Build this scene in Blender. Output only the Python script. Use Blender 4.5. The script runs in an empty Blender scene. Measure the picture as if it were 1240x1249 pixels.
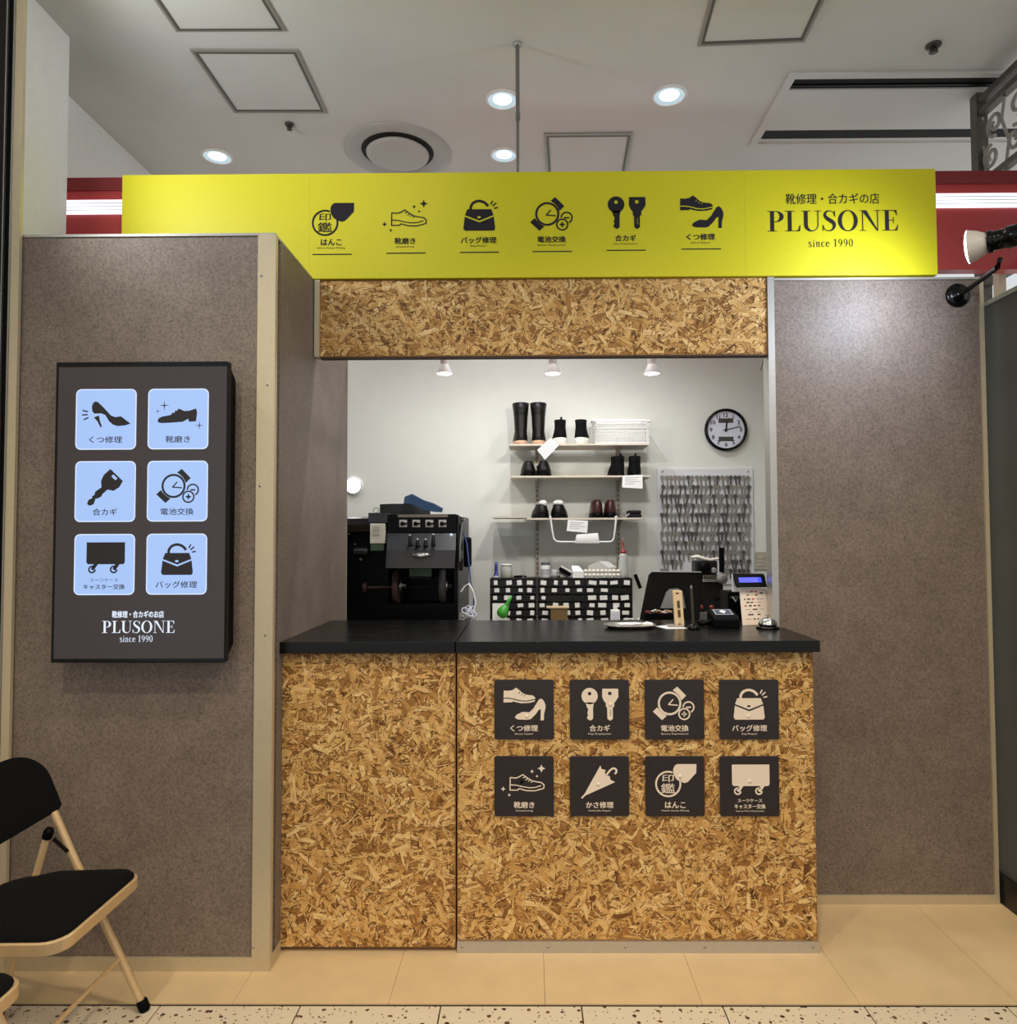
import bpy, math, random
from mathutils import Vector, Matrix
from mathutils.geometry import tessellate_polygon
SC = bpy.context.scene
COL = SC.collection
PI = math.pi
rnd = random.Random(7)

# ------------------------------------------------------------------ camera
CR = ((0.99996011, 0.0080371, -0.00389757), (-0.00417789, 0.03516056, -0.99937294), (-0.00789502, 0.99934936, 0.03519273))
CH = 1.45
FPX, CX, CY = 880.0, 640.0, 624.5
cam_d = bpy.data.cameras.new('camera'); cam = bpy.data.objects.new('camera', cam_d); COL.objects.link(cam)
cam_d.sensor_fit = 'HORIZONTAL'; cam_d.sensor_width = 36.0; cam_d.lens = 36.0 * FPX / 1240.0
cam_d.shift_x = -(CX - 620.0) / 1240.0
cam_d.clip_start = 0.05; cam_d.clip_end = 100
cam.matrix_world = Matrix(((CR[0][0], -CR[1][0], -CR[2][0], 0), (CR[0][1], -CR[1][1], -CR[2][1], 0),
                           (CR[0][2], -CR[1][2], -CR[2][2], CH), (0, 0, 0, 1)))
SC.camera = cam

# ------------------------------------------------------------------ world, lights, exposure
w = bpy.data.worlds.new('world'); SC.world = w; w.use_nodes = True
w.node_tree.nodes['Background'].inputs[0].default_value = (0.95, 0.975, 1.0, 1)
w.node_tree.nodes['Background'].inputs[1].default_value = 0.74
SC.view_settings.view_transform = 'Standard'
SC.view_settings.look = 'None'
SC.view_settings.gamma = 1.0
SC.view_settings.use_curve_mapping = False
SC.view_settings.exposure = 0.0

def spot(name, loc, aim, energy, size, blend, color, radius):
    d = bpy.data.lights.new(name, 'SPOT'); d.energy = energy; d.spot_size = math.radians(size); d.spot_blend = blend
    d.color = color; d.shadow_soft_size = radius
    o = bpy.data.objects.new(name, d); COL.objects.link(o); o.location = loc
    o.rotation_euler = (Vector(aim) - Vector(loc)).to_track_quat('-Z', 'Y').to_euler()
    return o
WARM = (1.0, 0.85, 0.64); NEUT = (0.97, 0.98, 1.0)
# the hall's own ceiling downlights, in front of the shop
for (hx, hy, e) in ((-1.15, 0.45, 98), (0.40, 1.25, 92), (1.75, 0.60, 100), (-0.3, -0.9, 70), (1.2, -0.9, 70)):
    spot('hall_downlight', (hx, hy, 3.46), (hx, hy + .45, 0), e, 118, 0.6, WARM, 0.06)

for (hx, hy, e, tx) in ((-.5, 1.25, 30, -1.75), (0.9, 1.2, 5, .7)):     # unseen cool spots added to brighten the sign and white side wall
    spot('hall_wall_washer', (hx, hy, 3.44), (tx, 2.9, 2.55), e, 105, 0.9, (0.96, 0.98, 1.0), 0.06)

# arm lamp of the left shop front edge, just outside the view
spot('arm_lamp_glow', (-1.68, 2.12, 2.92), (0.1, 2.9, 2.95), 25, 160, 0.6, (0.90, 0.95, 1.0), 0.05)

# ------------------------------------------------------------------ pixel helpers (photo frame 1240 x 1249)
def ray(px, py):
    v = ((px - CX) / FPX, (py - CY) / FPX, 1.0)
    return Vector([sum(CR[k][i] * v[k] for k in range(3)) for i in range(3)])
def at(px, py, Y):
    d = ray(px, py); return d * (Y / d.y) + Vector((0, 0, CH))
def flat(px, py, z=0.0):
    d = ray(px, py); return d * ((z - CH) / d.z) + Vector((0, 0, CH))

# ------------------------------------------------------------------ materials
MATS = {}
def lin(c):
    return tuple((x / 255 / 12.92 if x / 255 <= .04045 else ((x / 255 + .055) / 1.055) ** 2.4) for x in c)
def mat(name, rgb, rough=.5, metal=0.0, noise=0.0, nscale=40.0, emit=0.0, bump=0.0, spec=None, alpha=None, trans=0.0, coat=0.0):
    if name in MATS: return MATS[name]
    m = bpy.data.materials.new(name); m.use_nodes = True; MATS[name] = m
    nt = m.node_tree; b = nt.nodes['Principled BSDF']
    c = lin(rgb) + (1,)
    b.inputs['Base Color'].default_value = c
    b.inputs['Roughness'].default_value = rough; b.inputs['Metallic'].default_value = metal
    if spec is not None: b.inputs['Specular IOR Level'].default_value = spec
    if trans: b.inputs['Transmission Weight'].default_value = trans
    if coat: b.inputs['Coat Weight'].default_value = coat
    if emit:
        b.inputs['Base Color'].default_value = (c[0] * .06, c[1] * .06, c[2] * .06, 1)
        b.inputs['Emission Color'].default_value = c; b.inputs['Emission Strength'].default_value = emit
    if noise or bump:
        tc = nt.nodes.new('ShaderNodeTexCoord'); n = nt.nodes.new('ShaderNodeTexNoise')
        n.inputs['Scale'].default_value = nscale; n.inputs['Detail'].default_value = 5
        nt.links.new(tc.outputs['Object'], n.inputs['Vector'])
        if noise:
            r = nt.nodes.new('ShaderNodeMapRange')
            r.inputs['From Min'].default_value = .25; r.inputs['From Max'].default_value = .75
            r.inputs['To Min'].default_value = 1 - noise; r.inputs['To Max'].default_value = 1 + noise
            h = nt.nodes.new('ShaderNodeHueSaturation'); h.inputs['Color'].default_value = c
            nt.links.new(n.outputs['Fac'], r.inputs['Value']); nt.links.new(r.outputs[0], h.inputs['Value'])
            nt.links.new(h.outputs[0], b.inputs['Base Color'])
        if bump:
            bp = nt.nodes.new('ShaderNodeBump'); bp.inputs['Strength'].default_value = bump; bp.inputs['Distance'].default_value = .002
            nt.links.new(n.outputs['Fac'], bp.inputs['Height']); nt.links.new(bp.outputs[0], b.inputs['Normal'])
    return m

def nodes_mat(name):
    m = bpy.data.materials.new(name); m.use_nodes = True; MATS[name] = m
    nt = m.node_tree
    return m, nt, nt.nodes['Principled BSDF'], nt.nodes, nt.links
def ramp(N, stops):
    r = N.new('ShaderNodeValToRGB'); e = r.color_ramp.elements
    while len(e) < len(stops): e.new(.5)
    for k, (p, c) in zip(e, stops): k.position = p; k.color = lin(c) + (1,)
    return r
def mixc(N, L, kind, fac, a, b):
    n = N.new('ShaderNodeMix'); n.data_type = 'RGBA'; n.blend_type = kind
    if isinstance(fac, (int, float)): n.inputs[0].default_value = fac
    else: L.new(fac, n.inputs[0])
    for s, i in ((a, 6), (b, 7)):
        if isinstance(s, tuple): n.inputs[i].default_value = s
        else: L.new(s, n.inputs[i])
    return n.outputs[2]

def make_osb():
    m, nt, B, N, L = nodes_mat('strand_wood')
    uv = N.new('ShaderNodeUVMap'); uv.uv_map = 'grain'
    tn = N.new('ShaderNodeUVMap'); tn.uv_map = 'tone'
    sx = N.new('ShaderNodeSeparateXYZ'); L.new(tn.outputs[0], sx.inputs[0])
    r = ramp(N, ((0.0, (70, 40, 18)), (.16, (128, 82, 38)), (.36, (190, 138, 74)), (.62, (224, 176, 104)), (1.0, (248, 212, 146))))
    L.new(sx.outputs[0], r.inputs[0])
    mp = N.new('ShaderNodeMapping'); mp.inputs['Scale'].default_value = (18, 420, 1); L.new(uv.outputs[0], mp.inputs[0])
    n = N.new('ShaderNodeTexNoise'); n.inputs['Scale'].default_value = 1; n.inputs['Detail'].default_value = 4; L.new(mp.outputs[0], n.inputs[0])
    rr = ramp(N, ((.3, (150, 140, 130)), (.55, (255, 255, 255)))); L.new(n.outputs['Fac'], rr.inputs[0])
    L.new(mixc(N, L, 'MULTIPLY', .75, r.outputs[0], rr.outputs[0]), B.inputs['Base Color'])
    B.inputs['Roughness'].default_value = .55; B.inputs['Specular IOR Level'].default_value = .3
    return m
def make_concrete():
    m, nt, B, N, L = nodes_mat('taupe_laminate')
    tc = N.new('ShaderNodeTexCoord')
    n1 = N.new('ShaderNodeTexNoise'); n1.inputs['Scale'].default_value = 7; n1.inputs['Detail'].default_value = 8; n1.inputs['Roughness'].default_value = .7
    n2 = N.new('ShaderNodeTexNoise'); n2.inputs['Scale'].default_value = 110; n2.inputs['Detail'].default_value = 3
    n3 = N.new('ShaderNodeTexNoise'); n3.inputs['Scale'].default_value = 190; n3.inputs['Detail'].default_value = 2
    for n in (n1, n2, n3): L.new(tc.outputs['Object'], n.inputs[0])
    r1 = ramp(N, ((.3, (126, 111, 99)), (.7, (144, 128, 115)))); L.new(n1.outputs['Fac'], r1.inputs[0])
    r2 = ramp(N, ((.36, (190, 188, 186)), (.62, (255, 255, 255)))); L.new(n2.outputs['Fac'], r2.inputs[0])
    r3 = ramp(N, ((.30, (90, 84, 80)), (.40, (255, 255, 255)))); L.new(n3.outputs['Fac'], r3.inputs[0])
    c = mixc(N, L, 'MULTIPLY', .6, r1.outputs[0], r2.outputs[0])
    c = mixc(N, L, 'MULTIPLY', .65, c, r3.outputs[0])
    L.new(c, B.inputs['Base Color']); B.inputs['Roughness'].default_value = .5; B.inputs['Specular IOR Level'].default_value = .35
    return m
def make_terrazzo():
    m, nt, B, N, L = nodes_mat('terrazzo')
    tc = N.new('ShaderNodeTexCoord')
    nz = N.new('ShaderNodeTexNoise'); nz.inputs['Scale'].default_value = 60; L.new(tc.outputs['Object'], nz.inputs[0])
    ad = N.new('ShaderNodeMix'); ad.data_type = 'VECTOR'; ad.inputs[0].default_value = .012
    L.new(tc.outputs['Object'], ad.inputs[4]); L.new(nz.outputs['Color'], ad.inputs[5])
    c = None
    for sc, th, dk in ((36, .24, ((0, (48, 36, 30)), (1, (120, 84, 60)))), (75, .22, ((0, (60, 46, 38)), (1, (150, 116, 84))))):
        v = N.new('ShaderNodeTexVoronoi'); v.inputs['Scale'].default_value = sc; L.new(ad.outputs[1], v.inputs['Vector'])
        lt = N.new('ShaderNodeMath'); lt.operation = 'LESS_THAN'; lt.inputs[1].default_value = th; L.new(v.outputs['Distance'], lt.inputs[0])
        sp = N.new('ShaderNodeSeparateColor'); L.new(v.outputs['Color'], sp.inputs[0])
        g = N.new('ShaderNodeMath'); g.operation = 'GREATER_THAN'; g.inputs[1].default_value = .45; L.new(sp.outputs[1], g.inputs[0])
        mu = N.new('ShaderNodeMath'); mu.operation = 'MULTIPLY'; L.new(lt.outputs[0], mu.inputs[0]); L.new(g.outputs[0], mu.inputs[1])
        rp = ramp(N, dk); L.new(sp.outputs[0], rp.inputs[0])
        c = mixc(N, L, 'MIX', mu.outputs[0], c if c else lin((230, 216, 190)) + (1,), rp.outputs[0])
    L.new(c, B.inputs['Base Color']); B.inputs['Roughness'].default_value = .35
    return m
def make_counter():
    m, nt, B, N, L = nodes_mat('black_woodgrain')
    tc = N.new('ShaderNodeTexCoord'); mp = N.new('ShaderNodeMapping'); mp.inputs['Scale'].default_value = (2.2, 60, 60)
    L.new(tc.outputs['Object'], mp.inputs[0])
    n = N.new('ShaderNodeTexNoise'); n.inputs['Scale'].default_value = 1.6; n.inputs['Detail'].default_value = 6; L.new(mp.outputs[0], n.inputs[0])
    r = ramp(N, ((.35, (5, 4, 4)), (.7, (22, 20, 19)))); L.new(n.outputs['Fac'], r.inputs[0]); L.new(r.outputs[0], B.inputs['Base Color'])
    B.inputs['Specular IOR Level'].default_value = .3; r2 = N.new('ShaderNodeMapRange'); r2.inputs['To Min'].default_value = .14; r2.inputs['To Max'].default_value = .34
    L.new(n.outputs['Fac'], r2.inputs[0]); L.new(r2.outputs[0], B.inputs['Roughness'])
    return m
def make_perforated():
    m, nt, B, N, L = nodes_mat('red_perforated')
    tc = N.new('ShaderNodeTexCoord')
    v = N.new('ShaderNodeTexVoronoi'); v.inputs['Scale'].default_value = 95; v.inputs['Randomness'].default_value = .12; L.new(tc.outputs['Object'], v.inputs['Vector'])
    r = ramp(N, ((.22, (84, 22, 24)), (.36, (176, 58, 56)))); L.new(v.outputs['Distance'], r.inputs[0])
    L.new(r.outputs[0], B.inputs['Base Color']); B.inputs['Roughness'].default_value = .35
    return m
OSB = make_osb(); CONC = make_concrete(); TERR = make_terrazzo(); CTOP = make_counter(); REDP = make_perforated()
WHITE = mat('white_paint', (226, 226, 220), .6, noise=.03, nscale=30)
SHOPW = mat('shop_white', (222, 224, 216), .6, noise=.02, nscale=12)
CEILM = mat('ceiling_paint', (208, 206, 200), .8, noise=.04, nscale=3)
VINYL = mat('beige_vinyl', (226, 198, 152), .38, noise=.06, nscale=9)
ALU = mat('aluminium', (196, 192, 184), .38, .7, noise=.05, nscale=80)
CHAMP = mat('champagne_metal', (206, 190, 158), .42, .35, noise=.04, nscale=60)
DKMETAL = mat('dark_bronze', (34, 28, 24), .35, .6, noise=.1)
BLACK = mat('black_plastic', (5, 5, 6), .5, noise=.1, spec=.09)
GLOSSB = mat('gloss_black', (6, 6, 7), .2, noise=.1, spec=.3)
FABRIC = mat('black_fabric', (9, 9, 10), .95, noise=.25, nscale=400, bump=.25, spec=.2)
YELLOW = mat('yellow_board', (216, 205, 8), .55, noise=.02, nscale=50)
INK = mat('charcoal_print', (48, 44, 48), .8, spec=.1)
PLAQ = mat('dark_brown_acrylic', (48, 41, 40), .4, noise=.12, nscale=30)
CREAM = mat('cream_print', (240, 222, 200), .5)
CHROME = mat('chrome', (220, 220, 220), .12, 1.0, noise=.03)
STEEL = mat('steel', (170, 168, 164), .32, .9, noise=.05)
PAPER = mat('white_paper', (238, 238, 236), .7, noise=.02)
WPLAS = mat('white_plastic', (232, 232, 230), .4, noise=.02)
GREYP = mat('grey_plastic', (150, 150, 148), .45, noise=.04)
SHELFM = mat('shelf_laminate', (206, 196, 180), .5, noise=.03)

# ------------------------------------------------------------------ mesh builder
class MB:
    def __init__(s): s.v = []; s.f = []; s.sm = []
    def add(s, vs, fs, smooth=False):
        b = len(s.v); s.v += [tuple(p) for p in vs]
        for f in fs: s.f.append(tuple(i + b for i in f)); s.sm.append(smooth)
        return s
    def box(s, x0, x1, y0, y1, z0, z1):
        vs = [(x, y, z) for x in (x0, x1) for y in (y0, y1) for z in (z0, z1)]
        return s.add(vs, [(0, 1, 3, 2), (4, 6, 7, 5), (0, 4, 5, 1), (2, 3, 7, 6), (0, 2, 6, 4), (1, 5, 7, 3)])
    def obox(s, c, u, v, n, a, b, d):          # oriented box: half sizes a, b, d along u, v, n
        c = Vector(c)
        vs = [c + u * (i * a) + v * (j * b) + n * (k * d) for i in (-1, 1) for j in (-1, 1) for k in (-1, 1)]
        return s.add(vs, [(0, 1, 3, 2), (4, 6, 7, 5), (0, 4, 5, 1), (2, 3, 7, 6), (0, 2, 6, 4), (1, 5, 7, 3)])
    def cyl(s, p0, p1, r0, r1=None, n=16, caps=True, smooth=True):
        r1 = r0 if r1 is None else r1
        p0 = Vector(p0); p1 = Vector(p1); a = (p1 - p0).normalized()
        u = a.orthogonal().normalized(); v = a.cross(u)
        vs = [p0 + (u * math.cos(t) + v * math.sin(t)) * r0 for t in [2 * PI * i / n for i in range(n)]]
        vs += [p1 + (u * math.cos(t) + v * math.sin(t)) * r1 for t in [2 * PI * i / n for i in range(n)]]
        s.add(vs, [(i, (i + 1) % n, n + (i + 1) % n, n + i) for i in range(n)], smooth)
        if caps: s.add(vs, [tuple(range(n - 1, -1, -1)), tuple(range(n, 2 * n))])
        return s
    def lathe(s, o, a, prof, n=24, smooth=True):   # prof: (radius, height along a)
        o = Vector(o); a = Vector(a).normalized(); u = a.orthogonal().normalized(); v = a.cross(u); k = len(prof)
        vs = []
        for r, h in prof:
            for i in range(n):
                t = 2 * PI * i / n; vs.append(o + a * h + (u * math.cos(t) + v * math.sin(t)) * max(r, 1e-5))
        fs = [(j * n + i, j * n + (i + 1) % n, (j + 1) * n + (i + 1) % n, (j + 1) * n + i) for j in range(k - 1) for i in range(n)]
        return s.add(vs, fs, smooth)
    def tube(s, pts, r, n=8, closed=False):
        pts = [Vector(p) for p in pts]; m = len(pts); vs = []; u = None
        for i, p in enumerate(pts):
            if closed: d = pts[(i + 1) % m] - pts[i - 1]
            else: d = pts[min(i + 1, m - 1)] - pts[max(i - 1, 0)]
            d.normalize()
            if u is None: u = d.orthogonal().normalized()
            else: u = (u - d * u.dot(d)).normalized()
            w_ = d.cross(u); rr = r[i] if isinstance(r, (list, tuple)) else r
            vs += [p + (u * math.cos(2 * PI * j / n) + w_ * math.sin(2 * PI * j / n)) * rr for j in range(n)]
        fs = [((i % m) * n + j, (i % m) * n + (j + 1) % n, ((i + 1) % m) * n + (j + 1) % n, ((i + 1) % m) * n + j) for i in range(m if closed else m - 1) for j in range(n)]
        s.add(vs, fs, True)
        if not closed: s.add(vs, [tuple(range(n - 1, -1, -1)), tuple(range((m - 1) * n, m * n))])
        return s
    def loft(s, secs, smooth=True, cap0=True, cap1=True):
        n = len(secs[0]); vs = [p for q in secs for p in q]
        s.add(vs, [(j * n + i, j * n + (i + 1) % n, (j + 1) * n + (i + 1) % n, (j + 1) * n + i) for j in range(len(secs) - 1) for i in range(n)], smooth)
        if cap0: s.add(secs[0], [tuple(range(n - 1, -1, -1))])
        if cap1: s.add(secs[-1], [tuple(range(n))])
        return s
    def slab(s, F, poly, z0, z1):               # solid polygon plate in frame F
        n = len(poly)
        vs = [F(x, y, z0) for x, y in poly] + [F(x, y, z1) for x, y in poly]
        return s.add(vs, [(i, (i + 1) % n, n + (i + 1) % n, n + i) for i in range(n)] + [tuple(range(n, 2 * n)), tuple(range(n - 1, -1, -1))])
    def fill(s, F, poly, holes=(), z=0.0):       # flat printed shape with holes
        loops = [[Vector((x, y, 0)) for x, y in q] for q in (poly,) + tuple(holes)]
        tris = tessellate_polygon(loops); pts = [p for q in loops for p in q]
        vs = [F(p.x, p.y, z) for p in pts]; fs = []
        for t in tris:
            a, b, c = (pts[i] for i in t)
            fs.append(tuple(t) if (b - a).cross(c - a).z > 0 else tuple(reversed(t)))
        return s.add(vs, fs)
    def strip(s, F, pts, ws, z=0.0, smoothn=0, caps=True):   # stroke of varying width
        if not isinstance(ws, (list, tuple)): ws = [ws] * len(pts)
        if smoothn:
            P = [pts[0]] + list(pts) + [pts[-1]]; W = [ws[0]] + list(ws) + [ws[-1]]; q = []; qw = []
            for i in range(1, len(P) - 2):
                for k in range(smoothn):
                    t = k / smoothn
                    f = lambda a, b, c, d: .5 * (2 * b + (c - a) * t + (2 * a - 5 * b + 4 * c - d) * t * t + (3 * b - a - 3 * c + d) * t ** 3)
                    q.append((f(P[i - 1][0], P[i][0], P[i + 1][0], P[i + 2][0]), f(P[i - 1][1], P[i][1], P[i + 1][1], P[i + 2][1])))
                    qw.append(W[i] + (W[i + 1] - W[i]) * t)
            q.append(pts[-1]); qw.append(ws[-1]); pts, ws = q, qw
        n = len(pts); Lp = []; Rp = []
        for i in range(n):
            a = pts[max(i - 1, 0)]; b = pts[min(i + 1, n - 1)]; dx, dy = b[0] - a[0], b[1] - a[1]; l = math.hypot(dx, dy) or 1
            nx, ny = -dy / l * ws[i] / 2, dx / l * ws[i] / 2
            Lp.append((pts[i][0] + nx, pts[i][1] + ny)); Rp.append((pts[i][0] - nx, pts[i][1] - ny))
        s.add([F(x, y, z) for x, y in Rp + Lp], [(i, i + 1, n + i + 1, n + i) for i in range(n - 1)])
        return s
    def line(s, F, pts, wd, z=0.0):               # constant stroke with round joints
        for i, (a, b) in enumerate(zip(pts, pts[1:])): s.strip(F, (a, b), wd, z + .00004 * (i % 2))
        for i, (x, y) in enumerate(pts): s.fill(F, disc(x, y, wd / 2, 8), z=z + .00008 + .00004 * (i % 2))
        return s
    def build(s, name, m, parent=None, bevel=0.0, seg=2, sub=0):
        me = bpy.data.meshes.new(name); me.from_pydata([tuple(v) for v in s.v], [], s.f); me.update()
        me.polygons.foreach_set('use_smooth', s.sm)
        if m: me.materials.append(m)
        o = bpy.data.objects.new(name, me); COL.objects.link(o)
        if parent: 
            o.parent = parent
            if parent.type == 'EMPTY':
                o.matrix_parent_inverse = (Matrix.Translation(parent.location) @ parent.rotation_euler.to_matrix().to_4x4()).inverted()
        if bevel:
            b = o.modifiers.new('bevel', 'BEVEL'); b.width = bevel; b.segments = seg; b.limit_method = 'ANGLE'
        if sub:
            b = o.modifiers.new('sub', 'SUBSURF'); b.levels = sub; b.render_levels = sub
        return o
def disc(x, y, r, n=24, ry=None):
    return [(x + r * math.cos(2 * PI * i / n), y + (ry or r) * math.sin(2 * PI * i / n)) for i in range(n)]
def rrect(x0, x1, y0, y1, r, n=5):
    out = []
    for cx, cy, a in ((x1 - r, y1 - r, 0), (x0 + r, y1 - r, 90), (x0 + r, y0 + r, 180), (x1 - r, y0 + r, 270)):
        out += [(cx + r * math.cos(math.radians(a + 90 * k / n)), cy + r * math.sin(math.radians(a + 90 * k / n))) for k in range(n + 1)]
    return out
class Fr:
    def __init__(s, o, u, v, k=1.0): s.o = Vector(o); s.u = Vector(u); s.v = Vector(v); s.n = s.u.cross(s.v).normalized(); s.k = k
    def __call__(s, x, y, z=0.0): return s.o + s.u * (x * s.k) + s.v * (y * s.k) + s.n * z
XZ = ((1, 0, 0), (0, 0, 1))
def front(o, k=1.0): return Fr(o, *XZ, k)          # a frame facing the hall (-Y)

def tag(o, label, cat, group=None):
    o['label'] = label; o['category'] = cat
    if group: o['group'] = group
    return o
def thing(name, loc, label, cat, group=None, rz=0.0):
    o = bpy.data.objects.new(name, None); COL.objects.link(o); o.empty_display_size = .05
    o.location = loc; o.rotation_euler = (0, 0, rz)
    return tag(o, label, cat, group)
def struct(o): o['kind'] = 'structure'; return o
def dup(root, loc, label=None, rz=None):
    r = root.copy(); COL.objects.link(r); r.location = loc
    if rz is not None: r.rotation_euler = (0, 0, rz)
    if label: r['label'] = label
    for c in list(root.children):
        d = c.copy(); COL.objects.link(d); d.parent = r; d.matrix_parent_inverse = c.matrix_parent_inverse.copy()
        for g in list(c.children):
            e = g.copy(); COL.objects.link(e); e.parent = d; e.matrix_parent_inverse = g.matrix_parent_inverse.copy()
    return r

# ------------------------------------------------------------------ lettering
TXT = {}
def glyphs(body):
    key = body
    if key not in TXT:
        c = bpy.data.curves.new('t', 'FONT'); c.body = body; c.size = 1; c.resolution_u = 3
        o = bpy.data.objects.new('t', c); COL.objects.link(o)
        bpy.context.view_layer.update()
        e = o.evaluated_get(bpy.context.evaluated_depsgraph_get()); me = e.to_mesh()
        vs = [(v.co.x, v.co.y) for v in me.vertices]; fs = [tuple(p.vertices) for p in me.polygons]
        e.to_mesh_clear(); bpy.data.objects.remove(o); bpy.data.curves.remove(c)
        TXT[key] = (vs, fs)
    return TXT[key]
def text(mb, F, body, cx, cy, width=None, height=None, z=0.0, bold=0.0):
    vs, fs = glyphs(body)
    x0 = min(v[0] for v in vs); x1 = max(v[0] for v in vs); y0 = min(v[1] for v in vs); y1 = max(v[1] for v in vs)
    k = width / (x1 - x0) if width else height / (y1 - y0)
    ky = height / (y1 - y0) if (height and width) else k
    d = bold * .8
    for dx, dy in (((0, 0),) if not d else ((-d, -d * .6), (d, -d * .6), (-d, d * .6), (d, d * .6), (0, 0))):
        z += .00008
        mb.add([F(cx + (x + dx - (x0 + x1) / 2) * k, cy + (y + dy - (y0 + y1) / 2) * ky, z) for x, y in vs], fs)
def arc(cx, cy, rx, ry, a0, a1, n=14):
    return [(cx + rx * math.cos(math.radians(a0 + (a1 - a0) * i / n)), cy + ry * math.sin(math.radians(a0 + (a1 - a0) * i / n))) for i in range(n + 1)]
def rect(x0, x1, y0, y1): return [(x0, y0), (x1, y0), (x1, y1), (x0, y1)]
def serif_glyph(ch):
    """(advance, polygons, strokes) of a high contrast roman letter, cap height 1."""
    S = .035
    if ch == 'P':
        return .70, [rect(.12, .28, 0, 1), rect(.0, .40, 0, S), rect(.0, .3, 1 - S, 1), rect(.28, .34, 1 - S, 1), rect(.28, .34, .45, .45 + S),
                     arc(.34, .725, .34, .275, 90, -90) + arc(.34, .725, .17, .24, -90, 90)], []
    if ch == 'L':
        return .66, [rect(.12, .28, 0, 1), rect(0, .40, 1 - S, 1), rect(0, .62, 0, S), [(.42, 0), (.62, 0), (.64, .30), (.61, .30), (.56, .1)]], []
    if ch == 'U':
        return .82, [rect(.10, .26, .3, 1), rect(0, .37, 1 - S, 1), rect(.66, .70, .3, 1), rect(.55, .81, 1 - S, 1),
                     arc(.40, .31, .30, .33, 180, 360) + arc(.46, .31, .20, .27, 360, 180)], []
    if ch == 'S':
        return .62, [[(.50, .99), (.535, .99), (.55, .70), (.52, .70)], [(.05, .30), (.02, .30), (.02, .01), (.055, .01)]], \
               [([(.525, .72), (.47, .90), (.32, .985), (.17, .93), (.12, .78), (.20, .63), (.36, .50), (.48, .38), (.50, .22), (.42, .07), (.28, .012), (.12, .07), (.04, .28)],
                 [.03, .035, .04, .07, .12, .15, .17, .16, .12, .07, .04, .035, .03])]
    if ch == 'O':
        return .88, [('hole', disc(.42, .5, .41, 32, .52), disc(.42, .5, .25, 32, .475))], []
    if ch == 'N':
        return .90, [rect(.10, .14, 0, 1), rect(0, .25, 0, S), rect(0, .2, 1 - S, 1), [(.10, 1), (.28, 1), (.76, 0), (.70, 0), (.12, .94)], rect(.72, .76, 0, 1), rect(.61, .88, 1 - S, 1)], []
    if ch == 'E':
        return .72, [rect(.12, .28, 0, 1), rect(0, .62, 0, S), rect(0, .60, 1 - S, 1), rect(.28, .46, .49, .49 + S), rect(.45, .48, .36, .66),
                     [(.44, 0), (.62, 0), (.66, .28), (.63, .28), (.57, .1)], [(.44, 1), (.60, 1), (.62, .74), (.59, .74), (.54, .9)]], []
    t, m = .045, .10
    if ch == 's':
        return .42, [], [([(.32, .52), (.28, .62), (.19, .66), (.09, .60), (.09, .48), (.22, .36), (.32, .25), (.31, .09), (.20, .01), (.10, .04), (.05, .17)], [t, t, t, m, m, m, m, m, t, t, t])]
    if ch == 'i':
        return .28, [rect(.10, .19, 0, .62), rect(.03, .26, 0, S), rect(.03, .14, .60, .64), disc(.14, .86, .06, 12)], []
    if ch == 'n':
        return .56, [rect(.10, .19, 0, .62), rect(.02, .26, 0, S), rect(.02, .14, .60, .64), rect(.36, .45, 0, .46), rect(.29, .52, 0, S)], [([(.17, .50), (.27, .62), (.37, .60), (.405, .44)], [t, t, m, .09])]
    if ch == 'c':
        return .46, [], [([(.37, .52), (.30, .63), (.20, .64), (.10, .52), (.08, .32), (.12, .12), (.22, .02), (.32, .05), (.39, .16)], [m, t, t, m, .11, m, t, t, t])]
    if ch == 'e':
        return .48, [rect(.10, .40, .34, .385)], [([(.40, .36), (.37, .55), (.25, .64), (.12, .54), (.08, .32), (.13, .11), (.24, .02), (.34, .06), (.41, .17)], [t, .08, t, m, .11, m, t, t, t])]
    if ch == '1':
        return .46, [rect(.17, .28, 0, 1), rect(.08, .38, 0, S), [(.06, .82), (.17, .88), (.28, 1), (.20, 1), (.06, .86)]], []
    if ch == '9':
        return .54, [('hole', disc(.25, .69, .21, 20, .31), disc(.25, .69, .11, 20, .27))], [([(.43, .70), (.41, .40), (.30, .14), (.12, .0)], [m, m, .07, .03])]
    if ch == '0':
        return .54, [('hole', disc(.25, .5, .22, 24, .51), disc(.25, .5, .12, 24, .46))], []
    return .28, [], []
def serif(mb, F, body, cx, cy, width, z=0.0, track=0.03, height=None):
    tot = sum(serif_glyph(c)[0] + track for c in body) - track
    k = width / tot; ky = height or k; x = 0
    for c in body:
        adv, polys, strokes = serif_glyph(c)
        tr = lambda q: [(cx - width / 2 + (x + a) * k, cy + (b - .5) * ky) for a, b in q]
        for p in polys:
            z += .00004
            if isinstance(p, tuple): mb.fill(F, tr(p[1]), (tr(p[2]),), z)
            else: mb.fill(F, tr(p), z=z)
        for pts, ws in strokes: mb.strip(F, tr(pts), [q * k for q in ws], z + .00004, 4)
        x += adv + track

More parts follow.
